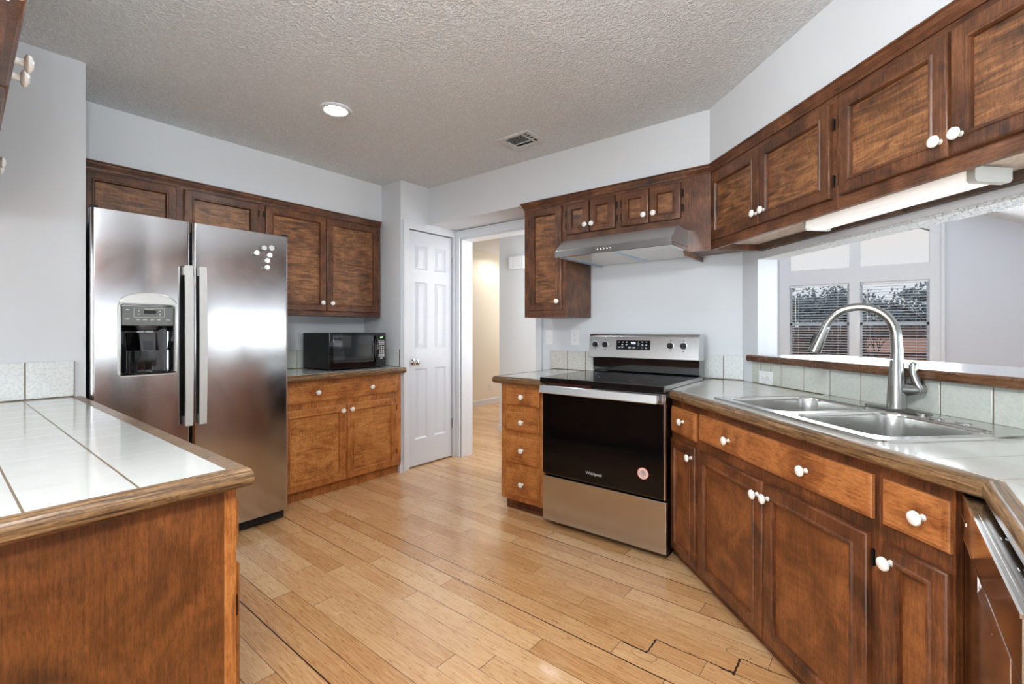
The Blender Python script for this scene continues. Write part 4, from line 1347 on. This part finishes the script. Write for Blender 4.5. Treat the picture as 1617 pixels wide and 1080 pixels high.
t = thing('bar_top', 'raised white bar top with brown rounded edge above the sink tiles', 'bar top', F_D, (-1.60, 1.669, 0.999))
b = MB(); b.box(-2.508, -0.703, 1.690, 2.16, 0.999, 1.036, 0.002, 1); part('slab', b, M['bar_white'], t)
b = MB()
LP = [(-0.022, 1.037), (-0.012, 1.0375), (-0.004, 1.034), (0.0, 1.027), (0.0, 1.010), (-0.004, 1.002), (-0.012, 0.9985), (-0.022, 0.9985)]
b.sweep([(-2.560, 1.669), (-0.703, 1.669)], LP); part('wood_edge', b, M['ledge'], t)

# ---- sink
t = thing('sink', 'double-bowl stainless steel sink set into the tiled corner counter', 'sink', F_D, (-1.545, 1.396, 0.875))
b = MB()
so = rrect(-1.964, -1.126, 1.117, 1.675, 0.025, 5)
b1 = rrect(-1.925, -1.572, 1.158, 1.560, 0.07, 7)
b2_ = rrect(-1.530, -1.165, 1.158, 1.560, 0.07, 7)
zt = 0.884
fill_with_holes(b, [rrect(-1.958, -1.132, 1.123, 1.669, 0.02, 5), b1, b2_], zt)
b.loft([[(x, y, 0.8752) for x, y in so], [(x, y, 0.8795) for x, y in so], [(x, y, zt) for x, y in rrect(-1.958, -1.132, 1.123, 1.669, 0.02, 5)]])
part('rim', b, M['sink'], t, angle=50)
for x0, x1 in ((-1.925, -1.572), (-1.530, -1.165)):
    b = MB(); rg = []
    for ins, z, r in ((0, zt, 0.07), (0.004, zt - 0.004, 0.068), (0.008, zt - 0.015, 0.066), (0.014, zt - 0.12, 0.06), (0.022, zt - 0.16, 0.055), (0.045, zt - 0.178, 0.05), (0.10, zt - 0.183, 0.04)):
        rg.append([(x, y, z) for x, y in rrect(x0 + ins, x1 - ins, 1.158 + ins, 1.560 - ins, r, 7)])
    b.loft(rg, False, True)
    bw = part('bowl', b, M['sink'], t, angle=60)
    b = MB(); b.lathe([(0.045, 0.0), (0.043, 0.004), (0.030, 0.001), (0.0, -0.001)], ((x0 + x1) / 2, 1.36, zt - 0.183), (0, 0, 1), 24, True, False); part('drain', b, M['chrome'], t, bw)
for i, (x, y) in enumerate(((-1.387, 1.560 + 0.02), (-1.302, 1.560 + 0.025))):
    b = MB(); b.lathe([(0.024, 0.0), (0.024, 0.003), (0.020, 0.006), (0.0, 0.0065)], (x, y, zt), (0, 0, 1), 24, True, False); part('hole_cover', b, M['chrome'], t)

# ---- faucet (world frame: spout swung to the left, lever to the right)
fx, fyy, fz = 0.039, 2.240, 0.884
t = thing('faucet', 'tall brushed nickel gooseneck pull-down faucet behind the sink', 'faucet', F_W, (fx, fyy, fz))
b = MB()
dk = [(fx + (1 / R2) * u + (1 / R2) * v, fyy - (1 / R2) * u + (1 / R2) * v) for u, v in rrect(-0.125, 0.125, -0.026, 0.026, 0.025, 6)]
b.loft([[(x, y, fz + 0.0005) for x, y in dk], [(x, y, fz + 0.006) for x, y in dk], [(fx + (x - fx) * 0.95, fyy + (y - fyy) * 0.95, fz + 0.009) for x, y in dk]], True, True)
part('deck_plate', b, M['nickel'], t)
b = MB(); b.lathe([(0.031, 0.006), (0.030, 0.020), (0.0285, 0.07), (0.0255, 0.12), (0.0215, 0.165), (0.0200, 0.186)], (fx, fyy, fz), (0, 0, 1), 28); part('body', b, M['nickel'], t)
pts = [(fx, fyy, fz + 0.187), (fx + 0.001, fyy, fz + 0.22), (fx - 0.001, fyy, fz + 0.26)]
cxs, czs, ra, rb = fx - 0.114, fz + 0.272, 0.112, 0.114
for k in range(0, 19):
    a = math.radians(k * 8.9)
    pts.append((cxs + ra * math.cos(a), fyy, czs + rb * math.sin(a)))
pe = Vector(pts[-1]); dr_ = (Vector(pts[-1]) - Vector(pts[-2])).normalized()
b = MB(); b.tube(pts, [0.0198] + [0.0188 - 0.0035 * min(1, i / 10) for i in range(len(pts) - 1)], 18); part('spout', b, M['nickel'], t)
b = MB()
dn = Vector((-0.36, 0, -0.93)).normalized()
b.tube([pe, pe + dn * 0.004, pe + dn * 0.03, pe + dn * 0.075, pe + dn * 0.108, pe + dn * 0.112], [0.0155, 0.0168, 0.0182, 0.0215, 0.0225, 0.019], 20); hd = part('spray_head', b, M['nickel'], t)
b = MB()
side = Vector((-0.93, 0, 0.36)).normalized()
q0 = pe + dn * 0.062 + side * 0.0185
b.tube([q0 - dn * 0.022, q0 - dn * 0.01 + side * 0.002, q0 + dn * 0.012 + side * 0.003, q0 + dn * 0.03], [0.005, 0.007, 0.007, 0.005], 10); part('spray_button', b, M['black'], t, hd)
b = MB()
hdv = Vector((0.97, 0.12, 0)).normalized()
hc = Vector((fx, fyy, fz + 0.078))
b.tube([hc + hdv * 0.012, hc + hdv * 0.04, hc + hdv * 0.062, hc + hdv * 0.074], [0.027, 0.022, 0.018, 0.011], 18)
lv = [hc + hdv * 0.066 + Vector((0, 0, -0.010)), hc + hdv * 0.066 + Vector((0, 0, 0.008)), hc + hdv * 0.054 + Vector((0, 0, 0.036)), hc + hdv * 0.046 + Vector((0, 0, 0.064)), hc + hdv * 0.047 + Vector((0, 0, 0.090)), hc + hdv * 0.052 + Vector((0, 0, 0.100))]
b.tube(lv, [0.015, 0.0205, 0.0155, 0.0130, 0.0135, 0.008], 16)
part('lever', b, M['nickel'], t)

# ================================================================== RIGHT RUN (frame F_R: x = -world Y, y = world X)
t = thing('dishwasher', 'dark reflective stainless dishwasher under the right-hand counter', 'dishwasher', F_R, (-1.418, 0.133, 0))
b = MB(); b.box(-1.405, -0.845, 0.190, 0.74, 0.10, 0.822); part('tub', b, M['black_matte'], t)
b = MB(); b.box(-1.40, -0.85, 0.20, 0.22, 0.0, 0.10); part('toe_panel', b, M['black'], t)
b = MB()
# door: upper band, side margins and a sunk lower field with chamfered shoulders; pocket grip under the band
b.box(-1.418, -0.838, 0.150, 0.188, 0.105, 0.829, 0.002)
b.box(-1.418, -0.838, 0.133, 0.1505, 0.742, 0.829, 0.002)
b.box(-0.900, -0.838, 0.133, 0.1505, 0.105, 0.742)
b.box(-1.418, -1.235, 0.139, 0.1505, 0.105, 0.738); b.box(-1.085, -0.905, 0.139, 0.1505, 0.105, 0.738); b.box(-1.235, -1.085, 0.139, 0.1505, 0.105, 0.680)
dr = part('door', b, M['dw'], t)
b = MB(); b.loft([[(-1.234, 0.1385, 0.681), (-1.086, 0.1385, 0.681), (-1.086, 0.1495, 0.738), (-1.234, 0.1495, 0.738)], [(-1.234, 0.150, 0.681), (-1.086, 0.150, 0.681), (-1.086, 0.1502, 0.738), (-1.234, 0.1502, 0.738)]], True, True); part('pocket_grip', b, M['steel'], t, dr)
b = MB(); b.box(-1.416, -0.905, 0.1325, 0.140, 0.738, 0.742); b.box(-0.905, -0.901, 0.1325, 0.140, 0.105, 0.742); b.box(-1.418, -0.838, 0.1315, 0.135, 0.825, 0.8305); part('bright_edge', b, M['chrome'], t, dr)
b = MB(); b.box(-1.41, -0.845, 0.142, 0.182, 0.8288, 0.830); part('control_strip', b, M['dw'], t, dr)
b = MB()
for xx in (-1.13, -1.00, -0.96, -0.92, -0.88):
    b.box(xx, xx + 0.012, 0.154, 0.1555, 0.830, 0.8304); b.box(xx + 0.002, xx + 0.010, 0.160, 0.164, 0.830, 0.8304)
b.box(-1.405, -1.375, 0.165, 0.170, 0.830, 0.8304)
part('key_legends', b, M['mark'], t, dr)
b = MB(); b.box(-1.405, -1.330, 0.1322, 0.1332, 0.776, 0.783); part('badge', b, M['steel'], t, dr)

t = thing('base_cabinet', 'dark brown base cabinet past the near end of the dishwasher', 'cabinet', F_R, (-0.830, 0.19, 0))
base_carcass(t, -0.830, 0.60, 0.19, 0.58, M['si_v'], toe_h=0.08)
cab_drawer(t, -0.80, -0.36, 0.68, 0.80, 0.19, M['si_d'], [(-0.58, 0.74)])
cab_door(t, -0.80, -0.36, 0.10, 0.636, 0.19, SD, (-0.40, 0.59), None)
cab_drawer(t, -0.32, 0.12, 0.68, 0.80, 0.19, M['si_d'], [(-0.10, 0.74)])
cab_door(t, -0.32, 0.12, 0.10, 0.636, 0.19, SD, (-0.28, 0.59), None)
t = thing('countertop', 'white tiled countertop that runs on past the dishwasher', 'countertop', F_R, (-0.398, 0.158, 0.831))
b = MB(); b.box(-0.398, 0.62, 0.192, 0.795, 0.831, 0.875); part('tile_top', b, M['top_right'], t)
b = MB(); b.sweep([(-0.398, 0.158), (0.62, 0.158)], NOSE); part('wood_edge', b, M['nose'], t)
t = thing('wall_cabinet', 'brown wall cabinet on the right-hand wall above the counter', 'cabinet', F_R, (-1.30, 0.48, 1.632))
b = MB(); b.box(-1.30, 0.60, 0.48, 0.795, 1.632, 2.10); part('carcass', b, M['up_h'], t)
for k in range(4):
    cab_door(t, -1.28 + k * 0.46, -0.84 + k * 0.46, 1.678, 2.037, 0.48, UC, (-0.86 + k * 0.46 if k % 2 == 0 else -1.26 + k * 0.46, 1.73), None)

# ================================================================== PENINSULA
t = thing('base_cabinet', 'brown peninsula base cabinet with a plain wooden end panel in the foreground', 'cabinet', F_P, (1.13, -0.405, 0))
b = MB(); b.box(1.13, 1.148, -0.404, 0.22, 0.0, 0.83); part('end_panel', b, M['pen'], t, label='plain stained wooden end panel')
b = MB(); b.box(1.128, 2.91, -0.428, -0.4045, 0.08, 0.83); b.box(1.149, 2.91, 0.20, 0.22, 0.0, 0.83); b.box(1.149, 2.91, -0.404, 0.20, 0.08, 0.098); part('carcass', b, M['lo_v'], t)
b = MB(); b.box(1.14, 2.91, -0.36, -0.345, 0, 0.08); part('toe_kick', b, M['si_h'], t)
for k in range(4):
    xa = 1.150 + k * 0.44
    cab_drawer(t, xa, xa + 0.41, 0.690, 0.800, -0.428, M['lo_h'], [(xa + 0.205, 0.745)])
    cab_door(t, xa, xa + 0.41, 0.11, 0.650, -0.428, (M['lo_v'], M['lo_p']), (xa + 0.37 if k % 2 == 0 else xa + 0.04, 0.60), -1 if k == 0 else None, (0.20, 0.56))
t = thing('countertop', 'white tiled peninsula countertop with wooden edge in the left foreground', 'countertop', F_W, (-2.0, 0.1, 0.831))
b = MB(); b.box(-2.915, -1.129, -0.215, 0.409, 0.831, 0.8752); part('tile_top', b, M['top_pen'], t)
b = MB(); b.sweep([(-1.100, -0.245), (-1.100, 0.455), (-2.915, 0.455)], [(-0.050 if o == -0.034 else o, z - (0.0008 if o == -0.034 else 0)) for o, z in NOSE]); part('wood_edge', b, M['nose_y'], t)
b = MB(); b.box(-2.915, -1.134, -0.245, -0.2155, 0.831, 0.8745); part('back_edge', b, M['nose'], t)
backsplash('row of white wall tiles at the wall end of the peninsula counter', F_L, [-0.20, -0.05, 0.105, 0.262, 0.420], 2.908, 0.0115, 0.8755, 1.039, M['tile_white'])

t = thing('wall_cabinet', 'dark hanging cabinet over the peninsula, seen from below at the upper left', 'cabinet', F_H, (0.975, -0.078, 1.648))
b = MB(); b.box(0.975, 2.88, -0.078, -0.058, 1.648, 2.105); b.box(0.975, 0.993, -0.058, 0.18, 1.648, 2.10); b.box(0.993, 2.88, 0.16, 0.18, 1.648, 2.10)
part('carcass', b, M['up_v'], t)
b = MB(); b.box(0.994, 2.88, -0.0575, 0.159, 1.664, 1.682); part('underside', b, M['under'], t, label='bare dark wood underside')
for xa, xb, kn in ((0.985, 1.352, 1.317), (1.364, 1.740, 1.400), (1.752, 2.190, 2.150), (2.202, 2.640, 2.24)):
    cab_door(t, xa, xb, 1.660, 2.045, -0.078, LU, (kn, 1.703), None, fw=0.056)
b = MB(); b.box(-2.915, -0.975, -0.22, 0.05, 2.106, 2.43); struct('wall_soffit_peninsula', b, M['wall'])

# ================================================================== CEILING FITTINGS
def downlight(label, x, y, z, r, mat, power, color):
    t = thing('recessed_light', label, 'ceiling light', F_W, (x, y, z - 0.012), 'round recessed ceiling lights')
    b = MB(); n = 40
    ringp = [(r * 1.42, z - 0.0002), (r * 1.42, z - 0.006), (r * 1.30, z - 0.011), (r * 1.02, z - 0.009), (r * 1.0, z - 0.004)]
    b.loft([[(x + q * math.cos(2 * math.pi * k / n), y + q * math.sin(2 * math.pi * k / n), zz) for k in range(n)] for q, zz in ringp])
    part('trim_ring', b, M['trim'], t)
    b = MB(); b.lathe([(r, 0), (r, 0.003)], (x, y, z - 0.0075), (0, 0, 1), n); part('lens', b, mat, t, label='glowing round lens')
    if power:
        d = bpy.data.lights.new('recessed_glow', 'SPOT'); d.energy = power; d.color = color
        d.spot_size = math.radians(165); d.spot_blend = 0.6; d.shadow_soft_size = 0.07
        o = bpy.data.objects.new('recessed_glow', d); COL.objects.link(o); o.location = (x, y, z - 0.03)


downlight('round lit recessed light in the ceiling in front of the refrigerator', -2.425, 1.440, 2.43, 0.062, M['lens'], 12, (0.84, 0.93, 1.0))
downlight('round lit recessed light in the ceiling above the open floor', -0.98, 1.20, 2.43, 0.062, M['lens'], 12, (0.84, 0.93, 1.0))
downlight('round recessed light in the ceiling behind the camera', -1.0, -1.0, 2.43, 0.062, M['lens'], 12, (0.84, 0.93, 1.0))
downlight('dim ceiling light down the hall', -4.60, 5.60, 2.43, 0.070, M['lens_hall'], 10, (1.0, 0.95, 0.86))

# unseen fill globe added above the camera to brighten walls and ceiling
t = thing('fill_globe', 'added white fill globe out of view above the camera', 'ceiling light', F_W, (-0.1, -0.12, 1.87))
b = MB(); b.lathe([(0.0, -0.13)] + [(0.13 * math.sin(math.radians(a)), -0.13 * math.cos(math.radians(a))) for a in range(15, 166, 15)] + [(0.03, 0.127)], (-0.1, -0.12, 2.0), (0, 0, 1), 24, False, True); part('globe', b, M['globe'], t)
b = MB(); b.lathe([(0.035, 2.125), (0.008, 2.14), (0.008, 2.40), (0.06, 2.405), (0.06, 2.429)], (-0.1, -0.12, 0), (0, 0, 1), 20); part('ceiling_mount', b, M['white_plastic'], t)

t = thing('ceiling_vent', 'white square air register in the textured ceiling', 'ceiling vent', F_W, (-1.858, 2.43, 2.418))
b = MB()
x0, x1, y0, y1, zc = -1.985, -1.733, 2.325, 2.530, 2.43
b.box(x0, x1, y0, y0 + 0.030, zc - 0.008, zc - 0.0005, 0.002, 1); b.box(x0, x1, y1 - 0.030, y1, zc - 0.008, zc - 0.0005, 0.002, 1)
b.box(x0, x0 + 0.045, y0 + 0.03, y1 - 0.03, zc - 0.008, zc - 0.0005, 0.002, 1); b.box(x1 - 0.030, x1, y0 + 0.03, y1 - 0.03, zc - 0.008, zc - 0.0005, 0.002, 1)
b.box(-1.798, -1.792, y0 + 0.03, y1 - 0.03, zc - 0.010, zc - 0.002); b.box(-1.93, -1.80, y1 - 0.075, y1 - 0.070, zc - 0.010, zc - 0.002)
part('frame', b, M['vent_white'], t)
b = MB(); b.box(x0 + 0.03, x1 - 0.02, y0 + 0.02, y1 - 0.02, zc - 0.0015, zc - 0.0006); part('duct_shade', b, M['vent_dark'], t)  # flat dark sheet; the shade inside the vent is put into its colour
b = MB()
for i in range(9):
    xx = -1.93 + i * 0.0145
    b.loft([[(xx, y, zc - 0.002), (xx + 0.003, y, zc - 0.002), (xx + 0.010, y, zc - 0.009), (xx + 0.008, y, zc - 0.009)] for y in (y0 + 0.03, y1 - 0.076)], True, True)
for i in range(3):
    yy = y0 + 0.05 + i * 0.036
    b.box(-1.79, -1.765, yy, yy + 0.004, zc - 0.009, zc - 0.002)
for i in range(3):
    b.box(-1.972 + i * 0.006, -1.9685 + i * 0.006, y0 + 0.115, y0 + 0.150, zc - 0.009, zc - 0.0078)
part('louvers', b, M['vent_white'], t)

# ================================================================== WINDOW BLINDS AND THE GARDEN
for lab, xa, xb in (('white slatted blind in the left light of the dining window', WX[0], WX[1]), ('white slatted blind in the right light of the dining window', WX[2], WX[3])):
    t = thing('window_blind', lab, 'blind', F_W, ((xa + xb) / 2, YW + 0.02, 0.715), 'slatted blinds in the dining window')
    b = MB(); b.box(xa + 0.006, xb - 0.006, YW + 0.002, YW + 0.042, 1.805, 1.833, 0.003); part('headrail', b, M['blind'], t)
    b = MB()
    n = 29
    for i in range(n):
        z = 0.742 + i * (1.062 / n)
        b.loft([[(x, YW + 0.004, z - 0.003), (x, YW + 0.022, z + 0.0015), (x, YW + 0.040, z + 0.0045), (x, YW + 0.040, z + 0.006), (x, YW + 0.022, z + 0.003), (x, YW + 0.004, z - 0.0015)] for x in (xa + 0.010, xb - 0.010)], True, True)
    part('slats', b, M['slat'], t)
    b = MB(); b.box(xa + 0.01, xb - 0.01, YW + 0.008, YW + 0.036, 0.716, 0.734, 0.003); part('bottom_rail', b, M['blind'], t)
    b = MB()
    for x in (xa + 0.11, xb - 0.13):
        b.tube([(x, YW + 0.003, 0.73), (x, YW + 0.003, 1.81)], 0.0014, 6)
    part('cords', b, M['blind'], t)
    b = MB(); b.tube([(xa + 0.075, YW - 0.004, 1.80), (xa + 0.078, YW - 0.006, 1.30)], 0.0045, 8); part('tilt_wand', b, M['blind'], t)

b = MB(); b.box(-30, 30, 8.3, 70, -0.35, -0.25); g = struct('ground', b, M['earth'])
t = thing('wooden_fence', 'weathered board fence along the garden beyond the window', 'fence', F_W, (0, 17, -0.25))
b = MB()
for i in range(60):
    x = -7 + i * 0.2
    b.box(x, x + 0.19, 17.0, 17.03, -0.25, 1.28 + 0.03 * math.sin(i * 1.7))
part('boards', b, M['fence'], t)
b = MB(); b.box(-7, 5, 17.03, 17.08, 0.1, 0.2); b.box(-7, 5, 17.03, 17.08, 0.95, 1.05); part('rails', b, M['fence'], t)
t = thing('shed', 'low brick-coloured outbuilding in front of the fence', 'shed', F_W, (0.6, 15, -0.25))
b = MB(); b.box(-0.25, 2.6, 15, 16.6, -0.25, 0.62); part('wall', b, M['roof'], t)
b = MB(); b.loft([[(-0.35, y, 0.62), (2.7, y, 0.62), (2.7, y, z), (-0.35, y, z)] for y, z in ((14.85, 0.66), (16.75, 0.95))], True, True); part('roof', b, M['roof'], t)


def tree(label, x, y, zc, rx, rz, n, leaf, mat, seed):
    rnd = random.Random(seed)
    t = thing('garden_tree', label, 'tree', F_W, (x, y, -0.25), 'leafy trees beyond the window')
    b = MB(); b.tube([(x, y, -0.25), (x + 0.1, y, zc * 0.6), (x, y, zc)], [0.22, 0.16, 0.06], 8); part('trunk', b, M['bark'], t)
    b = MB()
    lumps = [(rnd.gauss(0, 0.45) * rx, rnd.gauss(0, 0.3) * rx, rnd.gauss(0, 0.42) * rz, rnd.uniform(0.25, 0.5)) for _ in range(16)]
    for i in range(n):
        lx, ly, lz, lr = lumps[i % len(lumps)]
        p = Vector((x + lx + rnd.gauss(0, 0.55) * lr * rx, y + ly + rnd.gauss(0, 0.5) * lr * rx, max(0.0, zc + lz + rnd.gauss(0, 0.55) * lr * rz)))
        a = Vector((rnd.gauss(0, 1), rnd.gauss(0, 1), rnd.gauss(0, 1))).normalized() * leaf * rnd.uniform(0.6, 1.3)
        c = a.orthogonal().normalized() * leaf * 0.5
        b.poly([p - a, p + c, p + a, p - c])
    part('foliage', b, mat, t)


tree('dark green tree filling the left light of the window', -4.6, 39, 2.6, 2.4, 1.9, 2600, 0.17, M['foliage'], 1)
tree('lighter green bushy tree at the far left of the window', -5.6, 29, 1.8, 1.3, 1.5, 1300, 0.15, M['foliage2'], 2)
tree('broad dark tree seen behind the middle mullion', -2.6, 48, 3.0, 2.0, 1.6, 2200, 0.17, M['foliage'], 3)
tree('low dark tree in the right light of the window', 0.2, 38, 1.9, 1.9, 1.2, 2000, 0.17, M['foliage'], 4)
tree('dark tree at the right edge of the window', 2.0, 31, 1.7, 1.6, 1.3, 1500, 0.16, M['foliage'], 5)


def bare_tree(label, x, y, h, seed):
    rnd = random.Random(seed)
    t = thing('bare_tree', label, 'tree', F_W, (x, y, -0.25))
    b = MB()
    def grow(p, d, ln, r, lvl):
        q = p + d * ln * 0.5 + Vector((rnd.gauss(0, .04), 0, 0.03)) * ln
        e = p + d * ln
        b.tube([p, q, e], [r, r * 0.8, r * 0.6], 5, False)
        if lvl < 4:
            for _ in range(3):
                nd = (d + Vector((rnd.gauss(0, .55), rnd.gauss(0, .3), rnd.gauss(0.1, .35)))).normalized()
                grow(e, nd, ln * rnd.uniform(.55, .8), r * 0.6, lvl + 1)
    grow(Vector((x, y, -0.25)), Vector((0.05, 0, 1)), h * 0.36, h * 0.022, 0)
    part('branches', b, M['bark'], t)


bare_tree('bare winter tree at the upper right of the window', 0.95, 21, 3.4, 4)
bare_tree('small bare shrub in front of the fence seen in the right light', -0.15, 14, 1.7, 9)
bare_tree('small bare shrub in front of the fence seen in the left light', -1.35, 14.5, 1.6, 12)
